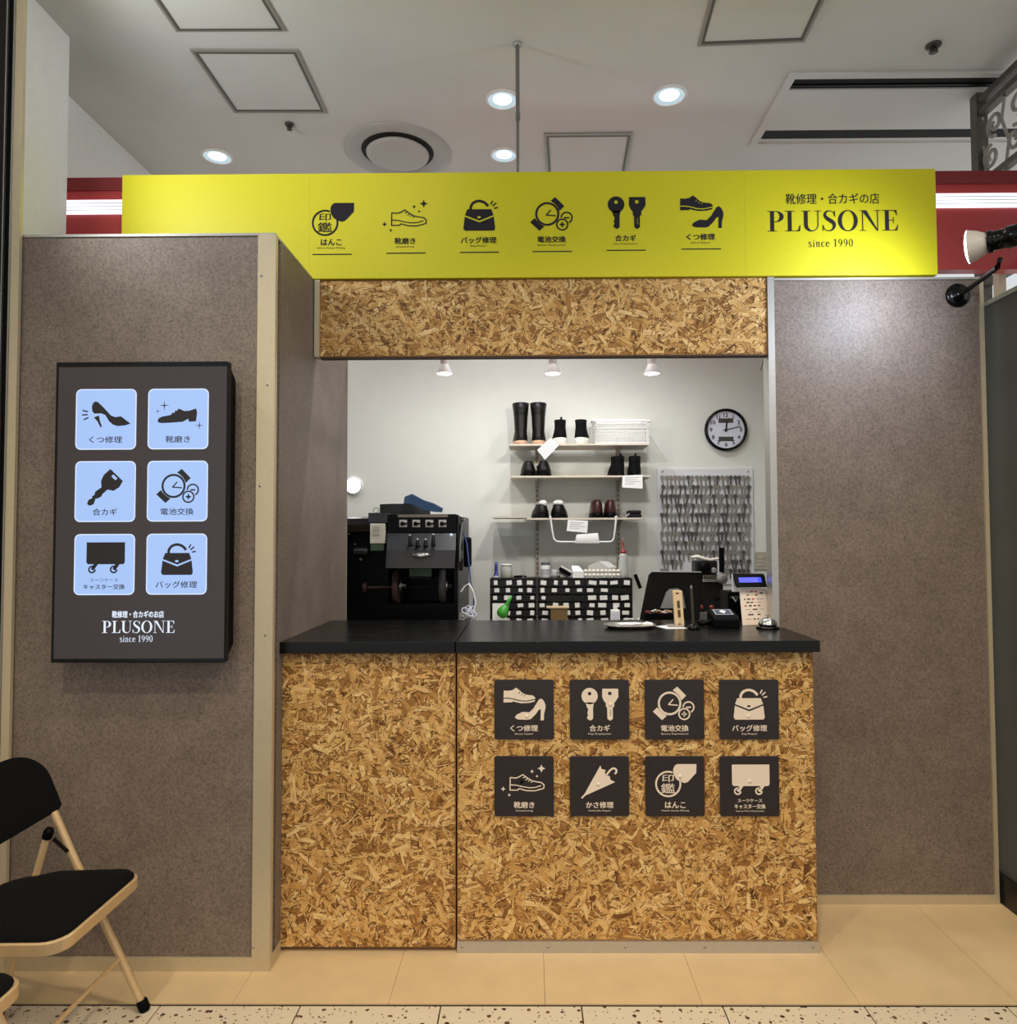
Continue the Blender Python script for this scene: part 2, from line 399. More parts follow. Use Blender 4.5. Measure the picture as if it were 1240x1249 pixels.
# ------------------------------------------------------------------ pictograms, unit plaque coordinates (0..1, y up)
def U(x0, y0, wd, pts): return [((x - x0) / wd, 1 - (y - y0) / wd) for x, y in pts]
def star(mb, F, x, y, r, z, t=.22):
    pts = []
    for i in range(8):
        a = i * PI / 4; q = r if i % 2 == 0 else r * t
        pts.append((x + q * math.cos(a), y + q * math.sin(a)))
    mb.fill(F, pts, z=z)
def ic_shoes(mb, F, z):
    u = lambda *p: U(58, 65, 488, p)
    mb.fill(F, u((135, 152), (165, 156), (205, 150), (237, 129), (262, 148), (285, 170), (310, 184), (340, 190), (375, 193), (394, 210), (394, 222), (370, 226), (320, 236), (270, 233), (215, 218), (170, 211), (133, 212)), (u((255, 178), (266, 162), (271, 165), (260, 181)), u((276, 190), (287, 177), (292, 180), (281, 193)), u((298, 200), (308, 189), (313, 192), (303, 203))), z)
    mb.fill(F, u((133, 220), (170, 219), (212, 226), (265, 241), (320, 244), (392, 230), (390, 243), (345, 254), (280, 257), (235, 248), (208, 240), (205, 249), (133, 250)), z=z)
    mb.fill(F, u((225, 374), (240, 350), (290, 327), (345, 331), (378, 300), (402, 262), (424, 228), (442, 218), (462, 234), (478, 268), (478, 300), (466, 345), (464, 396), (437, 396), (440, 306), (424, 310), (398, 346), (358, 386), (330, 392), (250, 389)), z=z)
def ic_keys(mb, F, z):
    u = lambda *p: U(677, 65, 488, p)
    cx, cy = u((840, 198))[0]; hx, hy = u((840, 178))[0]
    mb.fill(F, disc(cx, cy, 67 / 488), (disc(hx, hy, 15 / 488, 12),), z)
    mb.fill(F, u((805, 250), (875, 250), (868, 290), (867, 384), (845, 398), (820, 384), (818, 366), (829, 356), (820, 342), (828, 304), (818, 292)), z=z)
    mb.fill(F, u((945, 138), (1075, 138), (1077, 205), (1055, 240), (1042, 255), (1042, 285), (1030, 293), (1030, 385), (1008, 400), (985, 385), (983, 293), (974, 285), (974, 258), (957, 238), (943, 205)), (u((993, 164), (1020, 164), (1020, 190), (993, 190)), u((1008, 312), (1016, 312), (1016, 322), (1008, 322)), u((1006, 330), (1014, 330), (1014, 342), (1006, 342)), u((1008, 350), (1016, 350), (1016, 360), (1008, 360))), z)
def ic_watch(mb, F, z):
    u = lambda *p: U(82, 65, 488, p)
    def ring(x, y, a, b):
        q = u((x, y))[0]; mb.fill(F, disc(*q, a / 488, 36), (disc(*q, b / 488, 36),), z)
    ring(285, 258, 97, 80); q = u((440, 290))[0]; mb.strip(F, arc(*q, 44 / 488, 44 / 488, 296, 539, 28), 12 / 488, z)
    mb.line(F, u((312, 228), (277, 267), (350, 273)), 10 / 488, z)
    mb.fill(F, u((312, 150), (350, 121), (422, 195), (384, 234), (366, 198), (340, 170)), z=z)
    mb.fill(F, u((184, 290), (147, 325), (222, 395), (262, 358), (226, 338), (202, 314)), z=z)
    ring(405, 345, 50, 38)
    for p in (((420, 290), (461, 290)), ((384, 345), (426, 345)), ((405, 324), (405, 366))): mb.strip(F, u(*p), 12 / 488, z)
def ic_bag(mb, F, z):
    u = lambda *p: U(693, 65, 484, p)
    cx, cy = u((932, 279))[0]
    mb.fill(F, u((838, 214), (1030, 214), (1048, 262), (935, 306), (820, 262)), (disc(cx, cy, 15 / 484, 12, 9 / 484),), z)
    mb.fill(F, u((818, 274), (935, 321), (1050, 274), (1061, 370), (1050, 388), (820, 388), (807, 370)), z=z)
    mb.strip(F, u((866, 216), (868, 190), (890, 160), (932, 147), (975, 160), (1005, 190)), 21 / 484, z, 5)
    for p in (((1027, 176), (1042, 146)), ((1041, 190), (1069, 164)), ((1052, 208), (1083, 201))): mb.strip(F, u(*p), 11 / 484, z)
def ic_shine(mb, F, z):
    u = lambda *p: U(58, 683, 488, p)
    mb.line(F, u((188, 856), (235, 860), (262, 850), (292, 832), (330, 860), (372, 884), (445, 897), (466, 915), (464, 944), (390, 964), (320, 962), (272, 948), (258, 946), (252, 958), (186, 958), (188, 856)), 9 / 488, z)
    mb.line(F, u((188, 915), (235, 917), (290, 930), (345, 939), (395, 936), (440, 922)), 8 / 488, z)
    for p in (((296, 858), (312, 850)), ((316, 874), (332, 866)), ((338, 886), (352, 877)), ((360, 895), (372, 886))): mb.line(F, u(*p), 7 / 488, z)
    for x, y, r in ((445, 782, 33), (368, 806, 17), (408, 845, 13), (130, 948, 21), (180, 998, 15)):
        q = u((x, y))[0]; star(mb, F, *q, r / 488, z, .42)
def ic_umbrella(mb, F, z):
    u = lambda *p: U(677, 690, 488, p)
    mb.fill(F, u((929, 764), (940, 795), (972, 800), (965, 826), (978, 848), (1004, 850), (1012, 882), (1050, 900), (797, 1012), (790, 1008)), z=z)
    mb.line(F, u((797, 1006), (776, 1027)), 14 / 488, z)
    mb.strip(F, u((978, 843), (1010, 803), (1036, 788), (1060, 800), (1058, 822), (1046, 832)), 16 / 488, z, 4)
def ic_stamp(mb, F, z):
    u = lambda *p: U(82, 685, 488, p)
    cx, cy = u((270, 910))[0]
    mb.strip(F, arc(cx, cy, 100 / 488, 100 / 488, 68, 375, 40), 15 / 488, z)
    mb.fill(F, u((345, 748), (504, 748), (502, 820), (432, 894), (404, 903), (375, 892), (340, 874), (314, 830), (312, 790), (324, 762)), z=z)
    q = u((268, 864))[0]; text(mb, F, '印', *q, height=62 / 488, width=95 / 488, z=z, bold=.012)
    q = u((268, 945))[0]; text(mb, F, '鑑', *q, height=78 / 488, width=112 / 488, z=z, bold=.012)
def ic_case(mb, F, z):
    u = lambda *p: U(697, 685, 490, p)
    mb.fill(F, u((797, 752), (1107, 752), (1107, 912), (1097, 928), (810, 928), (797, 914)), z=z)
    for x in (843, 1018):
        mb.fill(F, u((x + 12, 928), (x + 48, 928), (x + 12, 980), (x - 10, 966)), z=z)
        q = u((x, 970))[0]; mb.strip(F, arc(*q, 25 / 490, 25 / 490, 60, 360, 20), 13 / 490, z)
def ic_pump(mb, F, z):
    u = lambda *p: U(178, 187, 398, p)
    mb.fill(F, u((283, 305), (290, 280), (305, 268), (322, 272), (360, 308), (408, 360), (436, 372), (475, 367), (505, 390), (538, 415), (505, 426), (455, 431), (425, 422), (400, 402), (372, 358), (345, 347), (302, 349), (287, 335)), z=z)
    mb.fill(F, u((297, 373), (331, 361), (337, 395), (352, 434), (341, 438), (322, 400)), z=z)
    for p in (((222, 327), (258, 336)), ((220, 357), (256, 355)), ((231, 388), (262, 374))): mb.strip(F, u(*p), 9 / 398, z)
def ic_oxford(mb, F, z):
    u = lambda *p: U(650, 187, 398, p)
    mb.fill(F, u((714, 398), (722, 380), (745, 370), (800, 360), (812, 345), (826, 346), (826, 332), (842, 333), (846, 321), (862, 322), (888, 334), (920, 333), (965, 318), (973, 345), (966, 402), (920, 405), (914, 386), (880, 405), (800, 411), (740, 413), (718, 408)), z=z)
    for x, y, r in ((757, 298, 36), (714, 335, 19), (988, 430, 31)):
        q = u((x, y))[0]; star(mb, F, *q, r / 398, z, .14)
def ic_carkey(mb, F, z):
    u = lambda *p: U(170, 662, 400, p)
    mb.fill(F, u((402, 714), (486, 794), (462, 835), (425, 858), (385, 850), (352, 880), (345, 895), (322, 908), (308, 908), (296, 945), (270, 956), (252, 944), (260, 918), (286, 905), (284, 893), (300, 884), (304, 864), (326, 848), (345, 835), (342, 790), (360, 752)), (u((421, 750), (450, 776), (436, 788), (409, 763)),), z)
# ================================================================== the setting
YF = 2.292                                             # where the beige flooring meets the terrazzo
def tiles(mb, x0, x1, y0, y1, xs, ys, g, z):
    X = [x0] + [x for x in xs if x0 < x < x1] + [x1]; Y = [y0] + [y for y in ys if y0 < y < y1] + [y1]
    for a, b in zip(X, X[1:]):
        for c, d in zip(Y, Y[1:]): mb.box(a + g, b - g, c + g, d - g, z - .01, z)
f = struct(MB().box(-3.2, 3.2, -2.2, 5.0, -.06, -.004).build('floor', mat('floor_joint', (44, 36, 30), .7, noise=.1)))
mb = MB(); j0 = flat(709, 1227).x
tiles(mb, -3.2, 3.2, -2.2, YF - .006, [j0 + .4355 * k for k in range(-8, 9)], [YF - .4355 * k for k in range(1, 11)], .0022, 0)
mb.build('tile_paving', TERR, f)
mb = MB(); j0 = flat(664, 1205).x
tiles(mb, -3.2, 3.2, YF + .004, 5.0, [j0 + .488 * k for k in range(-8, 9)], [YF + .9 * k for k in range(1, 4)], .0006, 0)
mb.build('vinyl_tile', VINYL, f)
struct(MB().box(-3.2, 3.2, -2.2, 5.0, 3.5, 3.56).build('ceiling', CEILM))
wl = struct(MB().box(-2.6, -1.876, 1.4, 2.865, 0, 3.5).build('wall_left', WHITE))
struct(MB().box(-2.6, -2.128, 2.866, 5.0, 0, 3.5).build('wall_left_recess', WHITE))
struct(MB().box(-2.128, 1.83, 4.5, 4.6, 0, 2.8).build('wall_back', SHOPW))
struct(MB().box(1.76, 1.83, 2.975, 4.499, 0, 2.495).build('wall_shop_right', SHOPW))
# dark neighbouring partition on the right
wr = struct(MB().box(1.862, 1.92, 1.3, 2.95, .0, 2.385).build('wall_right', mat('grey_green_panel', (88, 90, 84), .4, .1, noise=.1, nscale=6)))
MB().box(1.855, 1.925, 1.3, 2.953, 2.385, 2.402).build('top_rail', mat('pale_green_rail', (176, 182, 168), .4), wr)
struct(MB().box(1.848, 1.861, 1.3, 2.95, 0, .115).build('baseboard_right', mat('black_base', (18, 17, 16), .4)))
# metal jamb and dark frame at the left
t = struct(MB().box(-1.793, -1.764, 2.448, 2.462, 0, 3.498).build('trim_1', CHAMP))
MB().box(-1.798, -1.7935, 2.444, 2.462, 0, 3.498).build('edge_strip', STEEL, t)
t = struct(MB().box(-1.875, -1.8195, 2.438, 2.462, 0, 3.498).build('trim_2', DKMETAL))
MB().box(-1.8145, -1.7985, 2.446, 2.462, 0, 3.498).build('guide_groove', mat('black_rubber', (8, 8, 8), .7, spec=.1), t)
MB().box(-1.819, -1.815, 2.438, 2.462, 0, 3.498).build('edge_strip', STEEL, t)

# taupe partition carrying the screen
wing = MB(); wing.box(-1.783, -.90, 2.47, 2.52, .045, 2.503); wing.box(-.95, -.883, 2.5201, 3.45, .0, 2.503)
wing = struct(wing.build('wall_front_left', CONC))
MB().box(-.942, -.880, 2.463, 2.469, .002, 2.505).box(-.8825, -.8795, 2.469, 2.485, .002, 2.505).build('corner_trim', CHAMP, wing)
MB().box(-1.783, -.883, 2.462, 2.4695, .0, .045).box(-.8825, -.880, 2.486, 2.57, 0, .045).build('base_trim', CHAMP, wing)
MB().box(-1.783, -.883, 2.466, 2.522, 2.503, 2.512).box(-.952, -.8815, 2.522, 2.89, 2.503, 2.510).build('top_trim', ALU, wing)
MB().box(-.952, -.8805, 3.45, 3.456, 0, 2.503).build('end_trim', ALU, wing)
for z, x in ((2.36, -.93), (1.98, -.905), (1.63, -.927), (1.12, -.905), (.08, -.936)):
    MB().lathe((x, 2.463, z), (0, -1, 0), ((.0045, 0), (.004, .0015), (0, .0025)), 10).build('screw', STEEL, wing)
# taupe partition right of the opening
rp = struct(MB().box(.993, 1.822, 2.912, 2.968, .036, 2.49).build('wall_front_right', CONC))
MB().box(.966, .9925, 2.906, 2.972, .0, 2.505).build('edge_trim', ALU, rp)
MB().box(1.8225, 1.838, 2.904, 2.972, .0, 2.492).build('corner_trim', CHAMP, rp)
MB().box(.993, 1.838, 2.903, 2.911, .0, .036).build('base_trim', CHAMP, rp)
MB().box(.993, 1.838, 2.905, 2.972, 2.4905, 2.499).build('top_trim', ALU, rp)

# ------------------------------------------------------------------ strand board
def strands(mb_name, F, x0, x1, y0, y1, parent, seed):
    r = random.Random(seed); vs = []; fs = []; g = []; tn = []
    area = (x1 - x0) * (y1 - y0)
    vs += [F(x0, y0, 0), F(x1, y0, 0), F(x1, y1, 0), F(x0, y1, 0)]; fs.append((0, 1, 2, 3)); g.append([(0, 0), (1, 0), (1, 1), (0, 1)]); tn.append(.3)
    def flake(L, W, tone, zl):
        a = r.gauss(0, 1.0) if r.random() < .6 else r.uniform(0, PI); ca, sa = math.cos(a), math.sin(a)
        ex = abs(ca) * L / 2 + abs(sa) * W / 2; ey = abs(sa) * L / 2 + abs(ca) * W / 2
        cx = r.uniform(x0, x1); cy = r.uniform(y0, y1)
        cx = min(max(cx, x0 + ex), x1 - ex); cy = min(max(cy, y0 + ey), y1 - ey)
        q = [(-L / 2, -W * r.uniform(.2, .5)), (-L * r.uniform(.1, .3), -W * r.uniform(.4, .5)), (L * r.uniform(.1, .35), -W * r.uniform(.4, .5)), (L / 2, -W * r.uniform(.05, .5)),
             (L * r.uniform(.35, .48), W * r.uniform(.2, .5)), (L * r.uniform(0, .25), W * r.uniform(.35, .5)), (-L * r.uniform(.38, .5), W * r.uniform(.2, .5))]
        tx, ty = r.gauss(0, .012), r.gauss(0, .03); b = len(vs); ou = r.uniform(0, 9)
        for u, v in q: vs.append(F(cx + u * ca - v * sa, cy + u * sa + v * ca, max(.0002, zl + u * tx + v * ty)))
        fs.append(tuple(range(b, b + 7))); g.append([(u + ou, v + ou) for u, v in q]); tn.append(tone)
    n = int(area * 4000)
    for i in range(n):
        L = min(.12, r.lognormvariate(math.log(.036), .5)); W = min(.022, L * r.uniform(.1, .42))
        flake(L, W, min(1, max(.05, r.gauss(.62, .2))), .0006 + .0022 * i / n)
    for i in range(int(area * 4600)):
        L = r.uniform(.010, .036); flake(L, r.uniform(.0012, .0040), r.uniform(.0, .34), .0012 + .002 * r.random())
    for i in range(int(area * 1100)):
        L = r.uniform(.012, .040); flake(L, r.uniform(.0016, .0050), r.uniform(.7, 1), .0016 + .002 * r.random())
    me = bpy.data.meshes.new(mb_name); me.from_pydata([tuple(v) for v in vs], [], fs)
    a = me.uv_layers.new(name='grain'); k = 0; b_ = me.uv_layers.new(name='tone')
    A = []; T = []
    for q, t_ in zip(g, tn):
        for u, v in q: A += [u, v]; T += [t_, .5]
    a.data.foreach_set('uv', A); b_.data.foreach_set('uv', T)
    me.materials.append(OSB); o = bpy.data.objects.new(mb_name, me); COL.objects.link(o); o.parent = parent
    if parent.type == 'EMPTY': o.matrix_parent_inverse = (Matrix.Translation(parent.location)).inverted()
    return o
OSBC = mat('strand_wood_core', (170, 120, 62), .6, noise=.2, nscale=60)
hd = thing('header_board', (.05, 2.915, 2.19), 'strand board header panel above the service opening, under the yellow sign', 'board')
MB().box(-.857, .965, 2.915, 2.95, 2.19, 2.505).build('core', OSBC, hd)
strands('strand_cladding', front((0, 2.9149, 0)), -.857, .965, 2.19, 2.505, hd, 3)
MB().box(-.8785, -.8575, 2.906, 2.952, 2.188, 2.505).build('edge_trim', CHAMP, hd)
MB().box(-.857, .965, 2.9135, 2.952, 2.184, 2.1895).build('bottom_edge', mat('dark_edge', (70, 44, 26), .6), hd)

ZC = 1.086
cl = thing('service_counter', (-.58, 2.6, 0), 'narrow strand board counter front beside the taupe partition, without metal kick strip', 'counter')
MB().box(-.888, -.269, 2.578, 2.63, .016, 1.042).build('core', OSBC, cl)
MB().box(-.878, -.269, 2.632, 2.66, .0, 1.042).build('back_frame', mat('dark_wood', (40, 30, 24), .7), cl)
strands('strand_cladding', front((0, 2.5779, 0)), -.888, -.269, .016, 1.042, cl, 11)
MB().box(-.893, -.8885, 2.571, 2.63, .016, 1.042).build('edge_strip', mat('dark_edge', (70, 44, 26), .6), cl)
cr = thing('service_counter', (.37, 2.6, 0), 'wide strand board counter front with eight dark service plaques and metal kick strip', 'counter')
MB().box(-.263, .996, 2.578, 2.905, .0, 1.042).build('core', OSBC, cr)
strands('strand_cladding', front((0, 2.5779, 0)), -.263, .996, .042, 1.042, cr, 12)
MB().box(-.263, .997, 2.5695, 2.5778, .0, .040).build('kick_strip', ALU, cr)
for x in (-.245, .055, .325, .60, .975):
    MB().lathe((x, 2.5695, .022), (0, -1, 0), ((.005, 0), (.0045, .0015), (0, .003)), 10).build('screw', STEEL, cr)
ct = MB().box(-.886, -.268, 2.54, 3.205, 1.046, ZC).build('countertop', CTOP, bevel=.0015); tag(ct, 'black woodgrain worktop over the narrow counter beside the taupe partition', 'countertop')
xs = flat(563, 757.5, ZC).x
mb = MB(); P = [(-.264, 2.54), (1.008, 2.54), (1.008, 2.90), (.96, 2.90), (.96, 3.19), (-.264, 3.19)]
mb.slab(lambda x, y, z: Vector((x, y, z)), P, 1.046, ZC)
ct = mb.build('countertop', CTOP, bevel=.0015); tag(ct, 'long black woodgrain worktop holding the tray, card reader and service bell', 'countertop')

# ------------------------------------------------------------------ yellow fascia sign
sg = thing('fascia_sign', (0, 2.92, 2.505), 'long yellow fascia sign with dark pictograms and lettering above the strand board header', 'sign')
Y0 = 2.90
a = at(149, 214, Y0); b = at(1140.5, 205, Y0)
MB().box(a.x, b.x, Y0, 2.948, 2.507, at(640, 209.5, Y0).z).build('board', YELLOW, sg, bevel=.002)
G = front((0, Y0 - .0008, 0))
for x in (at(377, 300, Y0).x, at(908, 240, Y0).x):
    MB().box(x - .0006, x + .0006, Y0 - .0003, Y0, 2.508, 2.93).build('seam', mat('sign_seam', (196, 186, 20), .6), sg)
ICS = ((405, 264.5, ic_stamp, 'はんこ', 'Hanko Stamp Making'), (495, 263, ic_shine, '靴磨き', 'Shoeshining'), (584.5, 262, ic_bag, 'バッグ修理', 'Bag Repair'),
       (673.5, 261, ic_watch, '電池交換', 'Battery Replacement'), (763.5, 259.5, ic_keys, '合カギ', 'Key Duplication'), (855, 258, ic_shoes, 'くつ修理', 'Shoes Repair'))
NAMES = {ic_stamp: 'stamp_icon', ic_shine: 'shoe_shine_icon', ic_bag: 'bag_icon', ic_watch: 'watch_icon', ic_keys: 'key_icon', ic_shoes: 'shoe_icon', ic_umbrella: 'umbrella_icon', ic_case: 'suitcase_icon'}
SIGNK = at(674, 260, Y0).x - at(600, 260, Y0).x
CYI = {ic_stamp: .64, ic_shine: .60, ic_bag: .60, ic_watch: .605, ic_keys: .59, ic_shoes: .60, ic_umbrella: .58, ic_case: .65}
def label_text(mb, F, jp, en, z, small=False):
    wj = {3: .34, 4: .46, 5: .585}[len(jp)]
    text(mb, F, jp, .5, .19, width=wj, height=.105, z=z, bold=.028)
    text(mb, F, en, .5, .092, width=min(.46, .0245 * len(en) + .02), height=.036, z=z)
for px, py, fn, jp, en in ICS:
    c = at(px, py, Y0); k = SIGNK
    F = Fr((c.x - .5 * k, Y0, c.z - CYI[fn] * k), *XZ, k)
    m = MB(); fn(m, F, .0012); m.build(NAMES[fn], INK, sg)
    m = MB(); F2 = Fr((at(px - 1, py, Y0).x - .5 * k, Y0, at(px, py + 31, Y0).z - .19 * k), *XZ, k)
    label_text(m, F2, jp, en, .0012); m.build('lettering', INK, sg)
    u0 = at(px - 24, py + 46, Y0); u1 = at(px + 24, py + 45.5, Y0)
    MB().fill(G, rect(u0.x, u1.x, u0.z - .0022, u0.z + .0022), z=.0004).build('underline', INK, sg)
m = MB(); c = at(1016, 269.5, Y0); serif(m, G, 'PLUSONE', c.x, c.z, at(1097, 269, Y0).x - at(936, 269, Y0).x, .0004, height=at(1000, 257, Y0).z - at(1000, 282, Y0).z); m.build('wordmark', INK, sg)
m = MB(); c = at(1015, 242.5, Y0); text(m, G, '靴修理・合カギの店', c.x, c.z, width=at(1072, 243, Y0).x - at(958, 243, Y0).x, height=at(1000, 236, Y0).z - at(1000, 249, Y0).z, z=.0004, bold=.006); m.build('lettering', INK, sg)
m = MB(); c = at(1013, 296.5, Y0); serif(m, G, 'since 1990', c.x, c.z, at(1041, 296, Y0).x - at(986, 296, Y0).x, .0004, height=at(1000, 291.5, Y0).z - at(1000, 301, Y0).z, track=.06); m.build('lettering', INK, sg)

# ------------------------------------------------------------------ service plaques on the counter
PLQ = ((ic_shoes, 'くつ修理', 'Shoes Repair', 'shoe and heel', (325, 363)), (ic_keys, '合カギ', 'Key Duplication', 'two keys', (1012, 268)), (ic_watch, '電池交換', 'Battery Replacement', 'wristwatch and batteries', None), (ic_bag, 'バッグ修理', 'Bag Repair', 'handbag', (929, 362)),
       (ic_shine, '靴磨き', 'Shoeshining', 'sparkling outlined shoe', (284, 890)), (ic_umbrella, 'かさ修理', 'Umbrella Repair', 'closed umbrella', (910, 918)), (ic_stamp, 'はんこ', 'Hanko Stamp Making', 'round name stamp', (370, 848)), (ic_case, 'キャスター交換', 'Suitcase Wheel Replacement', 'suitcase on castors', (942, 888)))
YP = 2.568
for i, (fn, jp, en, what, st) in enumerate(PLQ):
    px = (639, 731, 822.5, 913.5)[i % 4] + (1.0 if i > 3 else 0) * (.5 if i % 4 > 1 else 0); py = (865.5, 959)[i // 4]
    c = at(px, py, YP); k = at(px + 36, py, YP).x - at(px - 36.3, py, YP).x
    pq = thing('service_plaque', (c.x, YP, c.z), 'dark square plaque with a cream %s pictogram on the counter' % what, 'plaque', 'service plaques on the counter')
    F = Fr((c.x - .5 * k, YP, c.z - .5 * k), *XZ, k)
    MB().slab(F, rrect(0, 1, 0, 1, .035), -.0055, 0).build('plate', PLAQ, pq, bevel=.0008, seg=1)
    m = MB(); fn(m, F, .0006); m.build(NAMES[fn], CREAM, pq)
    m = MB()
    if fn is ic_case:
        text(m, F, 'スーツケース', .5, .262, width=.41, height=.056, z=.0006, bold=.03); text(m, F, jp, .5, .165, width=.52, height=.078, z=.0006, bold=.03)
        text(m, F, en, .5, .085, width=.48, height=.032, z=.0006)
    else: label_text(m, F, jp, en, .0006)
    m.build('lettering', CREAM, pq)
    ox = {0: (58, 65), 1: (677, 65), 3: (693, 65), 4: (58, 683), 5: (677, 690), 6: (82, 685), 7: (697, 685)}.get(i)
    if st:
        q = U(ox[0], ox[1], 488, (st,))[0]; o_ = F(q[0], q[1], .0007)
        MB().lathe(o_, (0, -1, 0), ((.0065, 0), (.006, .002), (.0035, .0034), (0, .0038)), 14).build('stud', BLACK if i == 4 else mat('cream_stud', (244, 226, 204), .3), pq)

# ------------------------------------------------------------------ digital signage screen
tv = thing('signage_screen', (-1.29, 2.42, 1.045), 'tall lit digital sign with six pale blue service tiles on the taupe partition', 'screen')
YT = 2.372
TX0, TX1, TZ0, TZ1 = -1.578, -1.004, 1.044, 2.040
MB().box(TX0, TX1, YT, YT + .032, TZ0, TZ1).build('housing', GLOSSB, tv, bevel=.003)
MB().slab(Fr((0, 0, 0), (0, 1, 0), (0, 0, 1)), [(YT + .0325, TZ0 + .01), (2.452, TZ0 + .05), (2.452, TZ1 - .05), (YT + .0325, TZ1 - .01)], TX0 + .015, TX1 - .006).build('back_cover', BLACK, tv)
MB().box(TX0 + .1, TX1 - .1, 2.4525, 2.4695, TZ0 + .2, TZ1 - .2).build('wall_mount', DKMETAL, tv)
s0 = at(72, 448, YT); s1 = at(273, 803, YT)
MB().fill(front((0, YT - .0006, 0)), rect(s0.x, s1.x + .0, s1.z, s0.z)).build('display', mat('screen_dark', (74, 65, 64), .3, emit=.55, noise=0), tv)
TILE = mat('screen_tile', (168, 198, 250), .3, emit=.95); TEDGE = mat('screen_edge', (214, 228, 255), .3, emit=1.0)
SINK = mat('screen_ink', (58, 50, 50), .4, emit=.25); SWH = mat('screen_white', (226, 236, 255), .4, emit=1.0)
TT = ((129.5, 511.5, ic_pump, 'くつ修理', 'pump_icon'), (217.5, 511, ic_oxford, '靴磨き', 'shoe_shine_icon'), (128.5, 599.5, ic_carkey, '合カギ', 'key_icon'), (216.5, 599, ic_watch, '電池交換', 'watch_icon'), (127.5, 688.5, ic_case, 'キャスター交換', 'suitcase_icon'), (215.5, 688, ic_bag, 'バッグ修理', 'bag_icon'))
for px, py, fn, jp, nm in TT:
    c = at(px, py, YT); k = at(px + 37, py, YT).x - at(px - 37, py, YT).x
    F = Fr((c.x - .5 * k, YT - .0006, c.z - .5 * k), *XZ, k)
    m = MB().fill(F, rrect(0, 1, 0, 1, .09), (rrect(.018, .982, .018, .982, .075),), .0004)
    t = MB().fill(F, rrect(.018, .982, .018, .982, .075), z=.0004).build('tile', TILE, tv)
    m.build('tile_border', TEDGE, t)
    m = MB()
    off = {ic_watch: (.02, -.02), ic_bag: (.01, -.01), ic_case: (0, -.0)}.get(fn, (0, 0))
    fn(m, Fr(F(*off), *XZ, k), .0008); m.build(nm, SINK, t)
    m = MB()
    if fn is ic_case:
        text(m, F, 'スーツケース', .5, .245, width=.46, height=.06, z=.0008, bold=.0); text(m, F, jp, .5, .135, width=.68, height=.085, z=.0008, bold=.02)
    else: text(m, F, jp, .5, .165, width={3: .40, 4: .54, 5: .68}[len(jp)], height=.11, z=.0008, bold=.014)
    m.build('lettering', SINK, t)
G = front((0, YT - .0006, 0))
def scr(x0, x1, y0, y1): p = at(x0, y1, YT); q = at(x1, y0, YT); return (p.x + q.x) / 2, (p.z + q.z) / 2, q.x - p.x, q.z - p.z
m = MB(); x, z, wd, h = scr(137, 200, 745, 753.5); text(m, G, '靴修理・合カギのお店', x, z, width=wd, height=h, z=.0005, bold=.04); m.build('lettering', SWH, tv)
m = MB(); x, z, wd, h = scr(124.5, 214.5, 757, 772); serif(m, G, 'PLUSONE', x, z, wd, .0005, height=h); m.build('wordmark', SWH, tv)
m = MB(); x, z, wd, h = scr(146, 187, 775, 783); serif(m, G, 'since 1990', x, z, wd, .0005, height=h); m.build('lettering', SWH, tv)

# ------------------------------------------------------------------ ceiling fittings
def panel(pts, label):
    P4 = [flat(x, y, 3.5) for x, y in pts]
    c = sum(P4, Vector()) / 4
    t = thing('access_panel', (c.x, c.y, 3.5), label, 'ceiling panel', 'ceiling access panels')
    inn = [p + (c - p) * .105 for p in P4]; mid = [p + (c - p) * .05 for p in P4]
    for A, B_, z0, z1, fm_ in ((P4, mid, 3.493, 3.497, mat('frame_pale', (150, 146, 136), .4, .3)), (mid, inn, 3.4935, 3.4975, mat('frame_grey', (92, 88, 80), .45, .3))):
        m = MB()
        for i in range(4):
            j = (i + 1) % 4; q = [A[i], A[j], B_[j], B_[i]]
            m.add([(p.x, p.y, z0) for p in q] + [(p.x, p.y, 3.4998) for p in q], [(0, 1, 2, 3), (4, 7, 6, 5), (0, 4, 5, 1), (1, 5, 6, 2), (2, 6, 7, 3), (3, 7, 4, 0)])
        m.build('frame_edge', fm_, t)
    m = MB(); q = inn; m.add([(p.x, p.y, 3.4965) for p in q] + [(p.x, p.y, 3.4998) for p in q], [(0, 1, 2, 3), (4, 7, 6, 5), (0, 4, 5, 1), (1, 5, 6, 2), (2, 6, 7, 3), (3, 7, 4, 0)])
    m.build('hatch', CEILM, t)
panel(((231.4, 59.3), (363, 59.6), (399, 136.5), (285.6, 136.5)), 'square metal-framed ceiling hatch, whole, above the blank end of the yellow sign')
panel(((170, -28), (310, -29), (349, 36.6), (215, 37.3)), 'metal-framed ceiling hatch cut by the top of the view, in front of the whole one')
panel(((880, -60), (1035, -64), (980.9, 49.8), (850.5, 55.2)), 'metal-framed ceiling hatch between the wide downlight and the slot air outlet')
panel(((663, 162), (772, 161), (759, 232), (668, 232)), 'thin-framed ceiling hatch just above the key pictogram of the yellow sign')
LAMPM = mat('lamp_glow', (235, 246, 255), .4, emit=5.0)
REFL = mat('lamp_reflector', (206, 228, 238), .2, .6, emit=.8)
